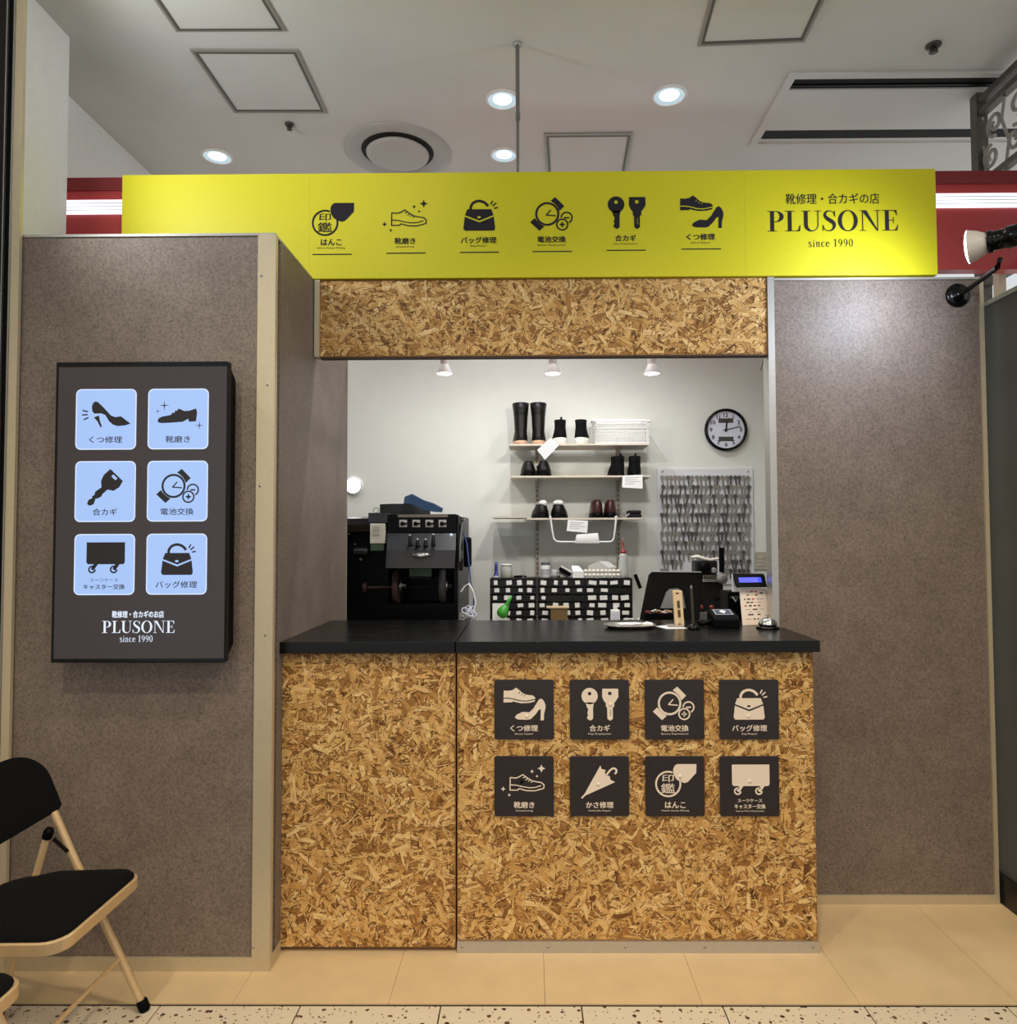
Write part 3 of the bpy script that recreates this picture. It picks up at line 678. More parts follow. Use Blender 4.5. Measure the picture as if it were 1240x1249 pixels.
def downlight(px, py, r, label, e):
    c = flat(px, py, 3.5)
    t = thing('downlight', (c.x, c.y, 3.5), label, 'downlight', 'ceiling downlights')
    MB().lathe((c.x, c.y, 3.4998), (0, 0, -1), ((r, 0), (r, .004), (r * .9, .008), (r * .84, .008), (r * .84, .0)), 40).build('trim_ring', WHITE, t)
    MB().lathe((c.x, c.y, 3.4997), (0, 0, -1), ((r * .84, .005), (r * .75, .0025), (r * .6, .001), (r * .55, .0008)), 36).build('reflector', REFL, t)
    MB().lathe((c.x, c.y, 3.4996), (0, 0, -1), ((r * .55, .0008), (r * .38, .004), (.0, .006)), 28).build('lamp', LAMPM, t)
    s = spot('downlight_beam', (c.x, c.y, 3.475), (c.x, c.y, 0), e, 125, .6, NEUT, .05); s.parent = t; s.matrix_parent_inverse = Matrix.Translation(t.location).inverted()
downlight(612.5, 121, .08, 'lit round ceiling downlight touching the sign support rod, the larger looking one', 40)
downlight(816, 116, .083, 'lit round ceiling downlight between the support rod and the framed hatch', 40)
downlight(614.5, 188.5, .076, 'lit round ceiling downlight just over the sign, beside the round air vent', 38)
downlight(265, 190.5, .082, 'lit round ceiling downlight over the blank end of the yellow sign', 40)
c = flat(485, 185, 3.5)
vt = thing('ceiling_vent', (c.x, c.y, 3.5), 'round white air diffuser in the ceiling with a flat centre disc', 'vent')
MB().lathe((c.x, c.y, 3.4995), (0, 0, -1), ((.278, 0), (.276, .006), (.25, .012), (.205, .004), (.19, .001)), 56).build('outer_ring', mat('vent_grey', (176, 174, 168), .5), vt)
MB().lathe((c.x, c.y, 3.4992), (0, 0, -1), ((.19, .0), (.17, .001), (.15, .0006)), 56).build('throat', mat('vent_dark', (24, 23, 22), .8), vt)
MB().lathe((c.x, c.y - .0, 3.4990), (0, 0, -1), ((.10, .0), (.165, .012), (.163, .020), (.14, .024), (0, .024)), 56).build('centre_disc', mat('vent_disc', (186, 184, 178), .6), vt)
for px, py, lab in ((353, 155, 'small dark sprinkler head above the blank end of the yellow sign'), (1138, 59, 'dark sprinkler head near the slot air outlet, with grey smudges around')):
    c = flat(px, py - 4, 3.5); k = 1.05 if px > 1000 else .75
    t = thing('sprinkler', (c.x, c.y, 3.5), lab, 'sprinkler', 'ceiling sprinklers')
    DS = mat('sprinkler_metal', (74, 70, 66), .45, .6)
    MB().lathe((c.x, c.y, 3.4995), (0, 0, -1), ((.03 * k, 0), (.03 * k, .004), (.022 * k, .012), (.012 * k, .013)), 20).build('escutcheon', DS, t)
    m = MB().cyl((c.x, c.y, 3.487), (c.x, c.y, 3.478), .007 * k)
    for s in (-1, 1): m.tube([(c.x + s * .008 * k, c.y, 3.488), (c.x + s * .015 * k, c.y, 3.482), (c.x + s * .004 * k, c.y, 3.472)], .003 * k, 6)
    m.build('frame', DS, t)
    m = MB().lathe((c.x, c.y, 3.472), (0, 0, -1), ((.006, 0), (.017 * k, .001), (.017 * k, .003), (0, .003)), 16); m.build('deflector', DS, t)
# slot air outlet
A, B_, C_, D_ = flat(950, 92, 3.5), flat(1215, 92, 3.5), flat(1215, 173, 3.5), flat(915, 174, 3.5)
x0, x1, y0, y1 = D_.x + .0, 2.5, A.y - .02, D_.y + .0
so = thing('slot_vent', ((x0 + x1) / 2, (y0 + y1) / 2, 3.5), 'long rectangular ceiling air outlet with two black slots', 'vent')
MB().box(x0, x1, y0, y0 + .03, 3.488, 3.4998).box(x0, x0 + .035, y0 + .0301, y1, 3.488, 3.4998).box(x0, x1, y1 + .0001, y1 + .02, 3.490, 3.4998).build('frame', CEILM, so)
SL = mat('slot_black', (10, 10, 10), .8)
sa, sb_, sc_, sd_ = flat(960, 95.5, 3.5).y, flat(955, 107.5, 3.5).y, flat(930, 157, 3.5).y, flat(922, 169, 3.5).y
MB().box(x0 + .0351, x1, sa, sb_, 3.4975, 3.4998).build('slot', SL, so)
MB().box(x0 + .0351, x1, sc_, sd_, 3.4975, 3.4998).build('slot', SL, so)
MB().box(x0 + .0351, x1, sa + .04, sa + .046, 3.490, 3.4974).build('blade', DKMETAL, so)
MB().box(x0 + .0351, x1, sb_ + .0005, sc_ - .0005, 3.490, 3.4998).build('centre_panel', CEILM, so)
# sign support rod
c = flat(631, 58, 3.5); zr = at(632, 208, Y0).z
rd = thing('support_rod', (c.x, 2.925, 3.5), 'thin grey steel rod from ceiling flange down to the yellow sign', 'rod')
MB().lathe((c.x, 2.925, 3.4998), (0, 0, -1), ((.017, 0), (.017, .01), (.009, .014)), 18).build('flange', STEEL, rd)
GR = mat('galvanised', (128, 126, 120), .45, .6)
MB().cyl((c.x, 2.925, 3.487), (c.x, 2.925, 3.19), .0085).build('rod', GR, rd)
MB().cyl((c.x, 2.925, 3.19), (c.x, 2.925, zr), .0065).build('lower_rod', GR, rd)
MB().cyl((c.x, 2.925, 3.205), (c.x, 2.925, 3.175), .0105).build('coupling', GR, rd)

# red lit fascia behind the sign
YR = 2.975
rb = thing('red_fascia', (0, YR + .03, 2.6), 'red perforated metal fascia with a white light strip behind the yellow sign', 'fascia')
zt = at(1190, 209, YR).z; zb = at(1160, 329, YR).z
MB().box(-2.1, 2.06, YR, YR + .05, zb, zt - .055).build('perforated_panel', REDP, rb)
MB().box(-2.1, 2.06, YR - .006, YR + .05, zt - .0545, zt).build('top_band', mat('deep_red', (128, 34, 38), .4), rb)
zl0 = at(1190, 253.5, YR).z; zl1 = at(1190, 237, YR).z
MB().box(-2.1, 2.06, YR - .010, YR - .0005, zl0, zl1).build('light_strip', mat('led_white', (238, 243, 255), .4, emit=1.7), rb)
m = MB()
for k in range(3): z = zl0 + (zl1 - zl0) * (k + 1) / 4; m.box(-2.1, 2.06, YR - .0115, YR - .0101, z - .0012, z + .0012)
m.build('light_slat', mat('led_slat', (150, 150, 160), .4), rb)
# ------------------------------------------------------------------ folding chairs
GOLD = mat('gold_lacquer', (220, 188, 140), .38, .3, noise=.05, nscale=60)
ch = thing('folding_chair', (-1.4, 2.04, 0), 'folding chair with black padded back and seat, in front of the lit screen partition', 'chair', 'folding chairs in a row')
YA, YB = 2.262, 1.818
def fx(z): return -1.190 - z * .497 + max(0, z - .45) * .03
zs = (.02, .2, .45, .58, .604)
for Y, s in ((YA, 1), (YB, -1)):
    leg = MB().tube([(fx(z), Y, z) for z in zs], .0115, 12).build('front_leg', GOLD, ch)
    MB().lathe((fx(0) , Y, .0), (-.45, 0, 1), ((.0135, 0), (.0165, .006), (.0165, .03), (.0135, .036)), 14).build('foot_cap', BLACK, leg)
    Yi = Y - s * .030
    rl = MB().tube([(-1.484, Yi, .545), (-1.512, Yi, .44), (-1.572, Yi, .2), (-1.620, Yi, .02)], .0105, 12).build('rear_leg', GOLD, ch)
    MB().lathe((-1.625, Yi, 0), (.25, 0, 1), ((.0135, 0), (.0155, .006), (.0155, .03), (.0125, .036)), 14).build('foot_cap', BLACK, rl)
    MB().lathe((-1.486, Yi, .535), (.3, 0, 1), ((.0135, 0), (.015, .004), (.015, .022), (.009, .032), (0, .034)), 14).build('top_cap', BLACK, rl)
    MB().obox((-1.452, Y - s * .016, .508), Vector((.75, 0, -.66)), Vector((0, 1, 0)), Vector((.66, 0, .75)), .030, .0025, .005).build('link_bracket', DKMETAL, ch)
MB().tube([(fx(.16), YB + .01, .16), (fx(.16), YA - .01, .16)], .0065, 10).build('front_stretcher', GOLD, ch)
MB().tube([(-1.60, YB + .035, .095), (-1.60, YA - .035, .095)], .0065, 10).build('rear_stretcher', GOLD, ch)
def seat_poly(i):
    p = [(-1.196 + i * -1, 1.915), (-1.196 - i, 2.165)]
    q = []
    xf, xr = -1.186 - i, -1.575 + i; y0, y1 = 1.842 + i, 2.240 - i; r = .055
    q += [(xf - r + r * math.cos(math.radians(a)), y1 - r + r * math.sin(math.radians(a))) for a in (0, 18, 36, 54, 72, 90)]
    q += [(-1.44, y1 - .004)]
    R = .085; yr1 = y1 - .035; yr0 = y0 + .035
    q += [(xr + R + R * math.cos(math.radians(a)), yr1 - R + R * math.sin(math.radians(a))) for a in (95, 115, 135, 155, 180)]
    q += [(xr + R + R * math.cos(math.radians(a)), yr0 + R + R * math.sin(math.radians(a))) for a in (180, 205, 225, 245, 265)]
    q += [(-1.44, y0 + .004)]
    q += [(xf - r + r * math.cos(math.radians(a)), y0 + r + r * math.sin(math.radians(a))) for a in (270, 288, 306, 324, 342, 360)]
    return q
def seat_z(x, z): return z + (x + 1.19) * .02
V3 = lambda q, z: [(x, y, seat_z(x, z)) for x, y in q]
MB().loft([V3(seat_poly(.004), .398), V3(seat_poly(0), .402), V3(seat_poly(0), .430), V3(seat_poly(.004), .433)], smooth=False).build('seat_frame', GOLD, ch)
inset = lambda q, k: [(-1.38 + (x + 1.38) * k, 2.04 + (y - 2.04) * k) for x, y in q]
MB().loft([V3(inset(seat_poly(.004), k), z) for k, z in ((.985, .4335), (.985, .438), (.955, .446), (.80, .452), (.5, .455), (.2, .456), (.01, .456))]).build('seat_cushion', FABRIC, ch)
tz = Vector((-.45, 0, 1)).normalized()
FB = lambda u, v, z: Vector((fx(.605) + .004, 0, .602)) + Vector((0, 1, 0)) * u + tz * v + Vector((1, 0, .45)).normalized() * (z - .045 * (1 - ((u - 2.04) / .25) ** 2))
bp = []
for a in range(0, 91, 10): bp.append((2.295 - .10 + .10 * math.cos(math.radians(a)), .105 + .105 * math.sin(math.radians(a))))
bp.append((2.04, .216))
for a in range(90, 181, 10): bp.append((1.785 + .10 + .10 * math.cos(math.radians(a)), .105 + .105 * math.sin(math.radians(a))))
bp += [(1.787, .012), (1.80, .0)]
bp += [(1.80 + .48 * k / 8, -.006 * math.sin(PI * k / 8)) for k in range(1, 8)] + [(2.280, 0), (2.293, .012)]
ctr = (2.04, .10)
def inset(q, k): return [((-1.38) + (x + 1.38) * k, 2.04 + (y - 2.04) * k) for x, y in q]
def shrink(q, k): return [(ctr[0] + (x - ctr[0]) * k, ctr[1] + (y - ctr[1]) * k) for x, y in q]
MB().loft([[FB(x, y, z) for x, y in shrink(bp, k)] for z, k in ((-.014, .93), (-.012, .985), (0, 1), (.010, .985), (.013, .93), (.015, .6), (.0155, .3), (.0155, .01))]).build('backrest', FABRIC, ch)
dup(ch, (-1.4 + .012, 2.04 - .525, 0), 'folding chair nearest the camera, only a seat corner and legs in view')

# ------------------------------------------------------------------ arm lamp on the grey partition
al = thing('arm_lamp', (1.735, 2.9, 2.42), 'black arm lamp with a white reflector bulb bolted to the taupe partition top', 'lamp')
f0 = at(1168, 360, 2.905); 
MB().lathe((f0.x, 2.9105, f0.z), (0, -1, 0), ((.048, 0), (.048, .006), (.040, .010), (.024, .012), (.018, .028), (.0, .030)), 28).build('wall_flange', GLOSSB, al)
el = at(1216, 326, 2.50)
MB().tube([(f0.x, 2.885, f0.z), (f0.x + .02, 2.86, f0.z + .012), tuple(el), tuple(el + Vector((.012, 0, .03)))], .0095, 10).build('arm', GLOSSB, al)
ax = Vector((-.93, .34, -.03)).normalized()
fc = at(1179, 302, 2.45); ax = Vector((-.76, .62, -.03)).normalized(); Lh = .158; d0 = fc - ax * Lh
MB().lathe(d0, ax, ((0, -.02), (.034, -.02), (.036, 0), (.036, Lh * .28), (.032, Lh * .29), (.032, Lh * .52), (.037, Lh * .53), (.037, Lh * .62), (.027, Lh * .63)), 26).build('socket', GLOSSB, al)
MB().lathe(d0, ax, ((.030, Lh * .62), (.036, Lh * .68), (.047, Lh * .80), (.054, Lh * .93), (.056, Lh * .965)), 30).build('bulb', mat('bulb_glass', (236, 226, 212), .35), al)
MB().lathe(d0, ax, ((.056, Lh * .9655), (.055, Lh * .985), (.045, Lh * 1.01), (.03, Lh * 1.03), (0, Lh * 1.04)), 30).build('bulb_face', mat('bulb_glow', (240, 246, 255), .3, emit=6.0), al)
ls = spot('arm_lamp_beam', d0 + ax * Lh * 1.2, (1.12, 2.912, 2.24), 25, 176, .92, (.70, .80, 1.0), .05); ls.parent = al; ls.matrix_parent_inverse = Matrix.Translation(al.location).inverted()

# ------------------------------------------------------------------ scroll grille in the corner
IRON = mat('old_iron', (98, 92, 84), .5, .5, noise=.15)
XG = 2.085
gr = thing('iron_grille', (XG, 3.1, 2.42), 'ornamental wrought iron scroll grille beneath the ceiling above the grey partition', 'grille')
MB().box(XG - .025, XG + .025, 3.27, 3.32, 2.2, 3.495).build('post', IRON, gr)
for z in (3.452, 3.392, 3.065, 2.60): MB().box(XG - .018, XG + .018, 2.3, 3.269, z - .014, z + .014).build('rail', IRON, gr)
def spiral(cy, cz, r, turns, a0, s): return [(XG, cy + r * (1 - .75 * k / 24) * math.cos(a0 + s * turns * 2 * PI * k / 24), cz + r * (1 - .75 * k / 24) * math.sin(a0 + s * turns * 2 * PI * k / 24)) for k in range(25)]
LIRON = mat('painted_scroll', (150, 146, 136), .5, .2, noise=.1)
for z0, z1 in ((3.08, 3.375), (2.62, 3.045)):
    h = z1 - z0
    for k in range(6):
        cy = 3.20 - .155 * k
        for s_, dz in ((1, .27), (-1, .73)):
            MB().tube(spiral(cy + .015 * s_, z0 + h * dz, .055 if h < .3 else .07, 1.4, PI / 2 * s_, s_ * (1 if k % 2 else -1)), .0085, 7).build('scroll', LIRON, gr)
        MB().tube([(XG + .002, cy + .072, z0), (XG + .002, cy + .05, z0 + h * .3), (XG + .002, cy + .095, z0 + h * .7), (XG + .002, cy + .072, z1)], .007, 7).build('scroll_bar', LIRON, gr)
pl = thing('post', (2.03, 3.14, 2.1), 'pale strip standing for the lit part of the grille post, below the red fascia', 'post')
MB().box(2.03, 2.06, 3.10, 3.14, 0, 2.66).build('post_tube', mat('pale_post', (206, 190, 160), .5), pl)  # light falling on the grille post, put into this paler colour

# ================================================================== inside the shop
YW = 4.4995
# spotlights on a track
tk = thing('light_track', (.1, 3.5, 2.46), 'white lighting track carrying the three small shop spotlights', 'track')
MB().box(-1.2, 1.4, 3.485, 3.515, 2.44, 2.47).build('rail', WPLAS, tk)
for x in (-.6, .8): MB().box(x - .01, x + .01, 2.9505, 3.515, 2.4705, 2.485).build('bracket', WPLAS, tk)
for px, lab in ((542, 'small track spotlight over the shoe finishing machine'), (674, 'small track spotlight over the tall boots, the middle one of three'), (795, 'small track spotlight over the white basket, near the clock')):
    p = at(px, 456, 3.5)
    sp = thing('track_spotlight', (p.x, 3.5, p.z), lab, 'spotlight', 'shop track spotlights')
    MB().cyl((p.x, 3.5, p.z + .045), (p.x, 3.5, 2.4395), .021, .019, 18).build('stem', WPLAS, sp)
    MB().lathe((p.x, 3.5, p.z), (0, 0, 1), ((.038, 0), (.035, .012), (.026, .034), (.021, .046)), 22).build('shade', mat('spot_shade', (220, 220, 216), .4), sp)
    MB().lathe((p.x, 3.5, p.z), (0, 0, 1), ((0, -.003), (.026, .0), (.0365, .003)), 22).build('lamp', LAMPM, sp)
    s = spot('track_beam', (p.x, 3.5, p.z - .02), (p.x, 4.42, 1.3), 11, 140, .7, (1.0, .96, .9), .03); s.parent = sp; s.matrix_parent_inverse = Matrix.Translation(sp.location).inverted()

# glowing disc added in place of a downlight reflected in clear acrylic
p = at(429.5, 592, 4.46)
rl = thing('wall_lamp', (p.x, 4.49, p.z), 'round glowing white disc standing for a lamp reflection beside the partition edge', 'lamp')
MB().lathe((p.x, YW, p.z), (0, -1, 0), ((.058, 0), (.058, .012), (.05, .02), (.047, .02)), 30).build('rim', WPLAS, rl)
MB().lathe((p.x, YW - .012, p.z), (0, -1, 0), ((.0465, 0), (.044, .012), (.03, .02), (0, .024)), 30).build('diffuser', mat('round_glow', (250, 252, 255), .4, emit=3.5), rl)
# pull cord
p = at(937, 474, 4.3); q = at(936, 420, 4.3)
pc = thing('pull_cord', (p.x, 4.3, p.z), 'thin hanging pull cord with a round end knob near the opening edge', 'cord')
MB().cyl((p.x, 4.3, p.z + .012), (p.x, 4.3, 2.62), .0022, n=8).build('string', GREYP, pc)
MB().lathe((p.x, 4.3, p.z), (0, 0, 1), ((0, -.012), (.011, -.010), (.017, 0), (.011, .010), (0, .013)), 16).build('knob', GREYP, pc)
MB().tube([(p.x, 4.3, 2.62), (p.x + .02, 4.4, 2.6), (p.x + .02, 4.498, 2.49)], .003, 6).build('hook_arm', GREYP, pc)

# ------------------------------------------------------------------ wall shelves
STAND = mat('shelf_standard', (176, 168, 152), .45, .3)
ss = thing('shelf_rail', (at(655, 650, 4.49).x, 4.49, 1.5), 'slotted wall rail carrying the shelves under the tall boots', 'rail', 'slotted shelf rails')
def rail(px, t):
    x = at(px, 620, 4.49).x
    MB().box(x - .011, x + .011, 4.482, YW, .99, at(px, 533, 4.49).z).build('channel', STAND, t)
    m = MB(); z = 1.04
    while z < 1.95: m.box(x - .0035, x + .0035, 4.4812, 4.4819, z, z + .016); z += .03
    m.build('slot_mark', mat('slot_dark', (60, 56, 50), .7), t)
rail(655, ss)
s2 = thing('shelf_rail', (at(753.5, 650, 4.49).x, 4.49, 1.5), 'slotted wall rail carrying the shelves beside the key display', 'rail', 'slotted shelf rails')
rail(753.5, s2)
def shelf(x0p, x1p, ypx, label, yf=4.25, brk=(655, 753.5), thick=.011):
    a = at(x0p, ypx, yf); b = at(x1p, ypx, yf)
    t = thing('wall_shelf', ((a.x + b.x) / 2, 4.37, a.z), label, 'shelf', 'pale wall shelves')
    MB().box(a.x, b.x, yf, 4.480, a.z - thick, a.z).build('board', SHELFM, t, bevel=.001, seg=1)
    for px in brk:
        x = at(px, 620, 4.49).x
        MB().slab(Fr((0, 0, 0), (0, 1, 0), (0, 0, 1)), [(4.30, a.z - thick - .0005), (4.30, a.z - thick - .008), (4.48, a.z - thick - .05), (4.48, a.z - thick - .0005)], x - .003, x + .003).build('bracket', STAND, t)
    return a.z
Z1 = shelf(620.5, 791.5, 541.5, 'topmost pale wall shelf, holding the tall boots and white basket')
Z2 = shelf(622.5, 793.5, 580.5, 'middle pale wall shelf, holding black loafers and chelsea boots')
Z3 = shelf(640, 783, 632, 'lowest pale wall shelf, holding brown boots above the white wire hanger')
a = at(600, 630, 4.22); b = at(642, 630, 4.22)
lb = MB().box(a.x, b.x, 4.22, 4.46, Z3 + .001, Z3 + .010).build('board_offcut', SHELFM); tag(lb, 'thin pale board lying out past the end of the lowest shelf', 'board')
# white wire hanger
m = MB(); pts = [at(x, y, 4.235) for x, y in ((671, 630), (673, 645), (675, 657), (678.5, 660.5), (684, 661), (740, 661), (746, 660.5), (748.5, 657), (750, 645), (751.5, 630))]
m.tube(pts, .0055, 8)
h = m.build('wire_hanger', WPLAS); tag(h, 'white bent rod hanging as a U under the lowest shelf', 'hanger')
for q in (pts[0], pts[-1]): MB().tube([q, (q[0], 4.249, Z3 + .004), (q[0], 4.30, Z3 + .006)], .0055, 8).build('hook', WPLAS, h)

# ------------------------------------------------------------------ shoes
LEATH = mat('black_leather', (9, 9, 10), .42, noise=.2, nscale=45, bump=.5, spec=.3)
SUEDE = mat('black_suede', (9, 9, 10), .9, noise=.2, nscale=200, spec=.2)
BROWN = mat('brown_leather', (58, 26, 22), .3, noise=.25, nscale=30)
def sec(z, y0, y1, hw, dx=0.0, n=22):
    out = []
    for i in range(n):
        t = 2 * PI * i / n; c, s = math.cos(t), math.sin(t)
        y = (y0 + y1) / 2 + (y1 - y0) / 2 * math.copysign(abs(s) ** .85, s)
        wv = hw * (1 - .18 * max(0, -s) ** 2 + .06 * max(0, s)) * math.copysign(abs(c) ** .8, c)
        out.append((dx + wv, y, z))
    return out
def shoe(name, px, pyb, Y, zshelf, L, W, secs, solez, solemat, upmat, label, cat, group, rz=0.0, extra=None):
    x = at(px, pyb, Y).x
    t = thing(name, (0, 0, 0), label, cat, group)
    w_ = W / 2
    MB().loft([sec(0.0, .004, L - .006, w_ * .97), sec(.003, 0, L, w_ * 1.03), sec(solez, -.001, L, w_ * 1.05), sec(solez + .0005, .004, L - .01, w_ * .9)]).build('sole', solemat, t)
    S = [sec(solez + .0007, .003, L - .006, w_ * .96)] + [sec(z, a * L, b * L, c * w_) for z, a, b, c in secs]
    z, a, b, c = secs[-1]
    S += [sec(z - .001, (a + .03) * L, (b - .03) * L, c * w_ * .86), sec(z - .02, (a + .04) * L, (b - .05) * L, c * w_ * .8)]
    MB().loft(S, cap0=False).build('upper', upmat, t)
    if extra: extra(t, L, w_, secs)
    t.location = (x, Y, zshelf + .0005); t.rotation_euler = (0, 0, rz)
    return t
TALL = [(.03, 0, .99, 1), (.045, 0, .95, .98), (.062, .0, .78, .9), (.082, .0, .58, .84)]
for k_ in range(14): TALL.append((.090 + .007 * k_, .005 - .012 * (k_ % 2), .50 + .022 * (k_ % 2) + .002 * k_, .82 + .055 * (k_ % 2) + .008 * k_))
TALL += [(.20, -.02, .54, 1.0), (.25, -.06, .60, 1.15)]
def pull(t, L, w_, secs):
    z, a, b, c = secs[-1]; MB().box(-.006, .006, a * L - .003, a * L + .004, z - .03, z + .014).build('pull_tab', BLACK, t)
TAN = mat('tan_sole', (196, 160, 130), .6); WSOLE = mat('white_sole', (226, 224, 214), .55)
YSH = 4.27
shoe('tall_boot', 636, 541, YSH, Z1, .19, .088, TALL, .024, TAN, LEATH, 'tall black leather boot with tan sole at the end of the topmost shelf', 'boot', 'tall black boots', .10)
shoe('tall_boot', 656, 541, YSH, Z1, .19, .088, TALL, .024, TAN, LEATH, 'tall black leather boot with tan sole beside the white-soled boots', 'boot', 'tall black boots', -.06)
ANK = [(.045, 0, .98, 1), (.055, 0, .92, .97), (.075, .02, .72, .88), (.1, .03, .58, .78), (.125, .02, .55, .78), (.148, .01, .55, .84)]
shoe('ankle_boot', 684.5, 541, YSH, Z1, .16, .084, ANK, .040, WSOLE, SUEDE, 'black ankle boot with white sole and pull tab, beside the tall boots', 'boot', 'white-soled ankle boots', .10, pull)
shoe('ankle_boot', 707, 541, YSH, Z1, .16, .084, ANK, .040, WSOLE, SUEDE, 'black ankle boot with white sole, toe turned towards the white basket', 'boot', 'white-soled ankle boots', -.22)
LOAF = [(.025, 0, .99, 1), (.04, .0, .97, .98), (.055, .01, .90, .90), (.075, .02, .74, .74), (.092, .05, .55, .55)]
shoe('loafer', 642.5, 580, 4.47, Z2, .20, .088, [(z, 1 - b, 1 - a, c) for z, a, b, c in LOAF], .02, BLACK, LEATH, 'black leather loafer with rounded toe at the end of the middle shelf', 'shoe', 'black loafers', PI + .06)
shoe('loafer', 664, 580, 4.47, Z2, .20, .088, [(z, 1 - b, 1 - a, c) for z, a, b, c in LOAF], .02, BLACK, LEATH, 'black leather loafer under the tilted paper slip', 'shoe', 'black loafers', PI - .06)
CHEL = [(.03, 0, .98, 1), (.05, .0, .85, .95), (.07, .01, .68, .88), (.09, .01, .62, .86), (.118, .0, .62, .9)]
shoe('chelsea_boot', 757, 580, YSH, Z2, .18, .082, CHEL, .02, BLACK, SUEDE, 'black chelsea boot stuffed with paper, set apart from the shelf end', 'boot', 'black chelsea boots', .2, pull)
shoe('chelsea_boot', 775, 580, YSH, Z2, .18, .078, CHEL, .02, BLACK, SUEDE, 'black chelsea boot standing over the white paper slip', 'boot', 'black chelsea boots', -.05, pull)
def stuff_(t, L, w_, secs):
    z, a, b, c = secs[-1]
    m = MB(); r = random.Random(int(z * 1e4) + len(t.name))
    for k in range(4):
        m.lathe((r.uniform(-.3, .3) * w_, (a + (b - a) * r.uniform(.2, .6)) * L, z - .015), (r.uniform(-.5, .5), -.2, 1), ((.008, 0), (.020, .012), (.024, .028), (.012, .04), (0, .042)), 7, False)
    m.build('stuffing_paper', PAPER, t)
DERB = [(.028, 0, .98, 1), (.042, .0, .92, .94), (.06, .02, .75, .78), (.082, .05, .5, .6)]
shoe('leather_shoe', 662, 631.5, YSH, Z3, .2, .098, DERB, .022, BLACK, LEATH, 'black shoe stuffed with paper near the slotted rail on the lowest shelf', 'shoe', 'paper-stuffed shoes', .15, stuff_)
shoe('leather_shoe', 680, 631.5, YSH, Z3, .2, .098, DERB, .022, BLACK, LEATH, 'black shoe stuffed with paper and a white price tag, on the lowest shelf', 'shoe', 'paper-stuffed shoes', -.12, stuff_)
BRW = [(.035, 0, .98, 1), (.05, .0, .96, .98), (.075, .02, .86, .9), (.095, .04, .7, .76), (.108, .08, .58, .55)]
shoe('brown_boot', 729.5, 631.5, YSH + .01, Z3, .2, .076, BRW, .03, BLACK, BROWN, 'dark red-brown leather boot standing closer to the paper-stuffed shoes', 'boot', 'brown boots', .05)
shoe('brown_boot', 745, 631.5, YSH + .01, Z3, .2, .076, BRW, .03, BLACK, BROWN, 'dark red-brown leather boot standing next to the black pouch', 'boot', 'brown boots', -.05)
a = at(766, 620.5, 4.3); b = at(783, 631, 4.3)
pch = thing('leather_pouch', ((a.x + b.x) / 2, 4.36, Z3), 'flat black leather pouch folded at the end of the lowest shelf', 'pouch')
MB().box(a.x, b.x, 4.31, 4.42, Z3 + .0005, Z3 + .024).build('body', LEATH, pch, bevel=.008, seg=3)
MB().box(a.x + .002, b.x - .003, 4.305, 4.41, Z3 + .0245, Z3 + .046).build('flap', LEATH, pch, bevel=.009, seg=3)
MB().obox((a.x - .006, 4.30, Z3 + .016), Vector((.8, 0, .6)), Vector((0, 1, 0)), Vector((-.6, 0, .8)), .016, .01, .004).build('strap', GREYP, pch)

# paper slips
def slip(pts, Y, label, bend=0.0):
    P4 = [at(x, y, Y) for x, y in pts]; m = MB(); vs = []
    for k in range(9):
        t = k / 8
        for A, B_ in ((P4[0], P4[3]), (P4[1], P4[2])):
            p = A + (B_ - A) * t; vs.append(p + Vector((0, -bend * math.sin(PI * t), 0)))
    n = len(vs); vs2 = vs + [v + Vector((0, .0008, 0)) for v in vs]
    fs = [(2 * k, 2 * k + 2, 2 * k + 3, 2 * k + 1) for k in range(8)] + [(n + 2 * k, n + 2 * k + 1, n + 2 * k + 3, n + 2 * k + 2) for k in range(8)]
    m.add(vs2, fs); o = m.build('paper_slip', PAPER); tag(o, label, 'paper slip', 'paper slips on the shelves')
    w1 = P4[1] - P4[0]; h1 = P4[3] - P4[0]; Ft = Fr(P4[0] + Vector((0, -.0012 - bend, 0)), w1, h1)
    m = MB()
    for k in range(4): m.fill(Ft, rect(.12, (.82, .7, .88, .6)[k], .2 + .17 * k, .235 + .17 * k))
    if bend < .004: m.build('writing', mat('grey_writing', (150, 150, 156), .7), o)
slip(((655, 549), (671.5, 534), (681.5, 543), (664.5, 560.5)), 4.205, 'white paper slip tilted on the topmost shelf edge below the tall boots')
slip(((759, 580), (783.5, 579), (783.5, 596), (758.5, 594.5)), 4.243, 'white paper slip hanging under the chelsea boots on the middle shelf')
slip(((692.5, 634), (717, 635), (716, 650), (691, 647.5)), 4.227, 'white paper slip hanging over the white wire hanger')
slip(((703, 652), (729, 650), (731, 662.5), (700.5, 662.5)), 4.229, 'curled white paper lying across the bar of the white wire hanger', .004)

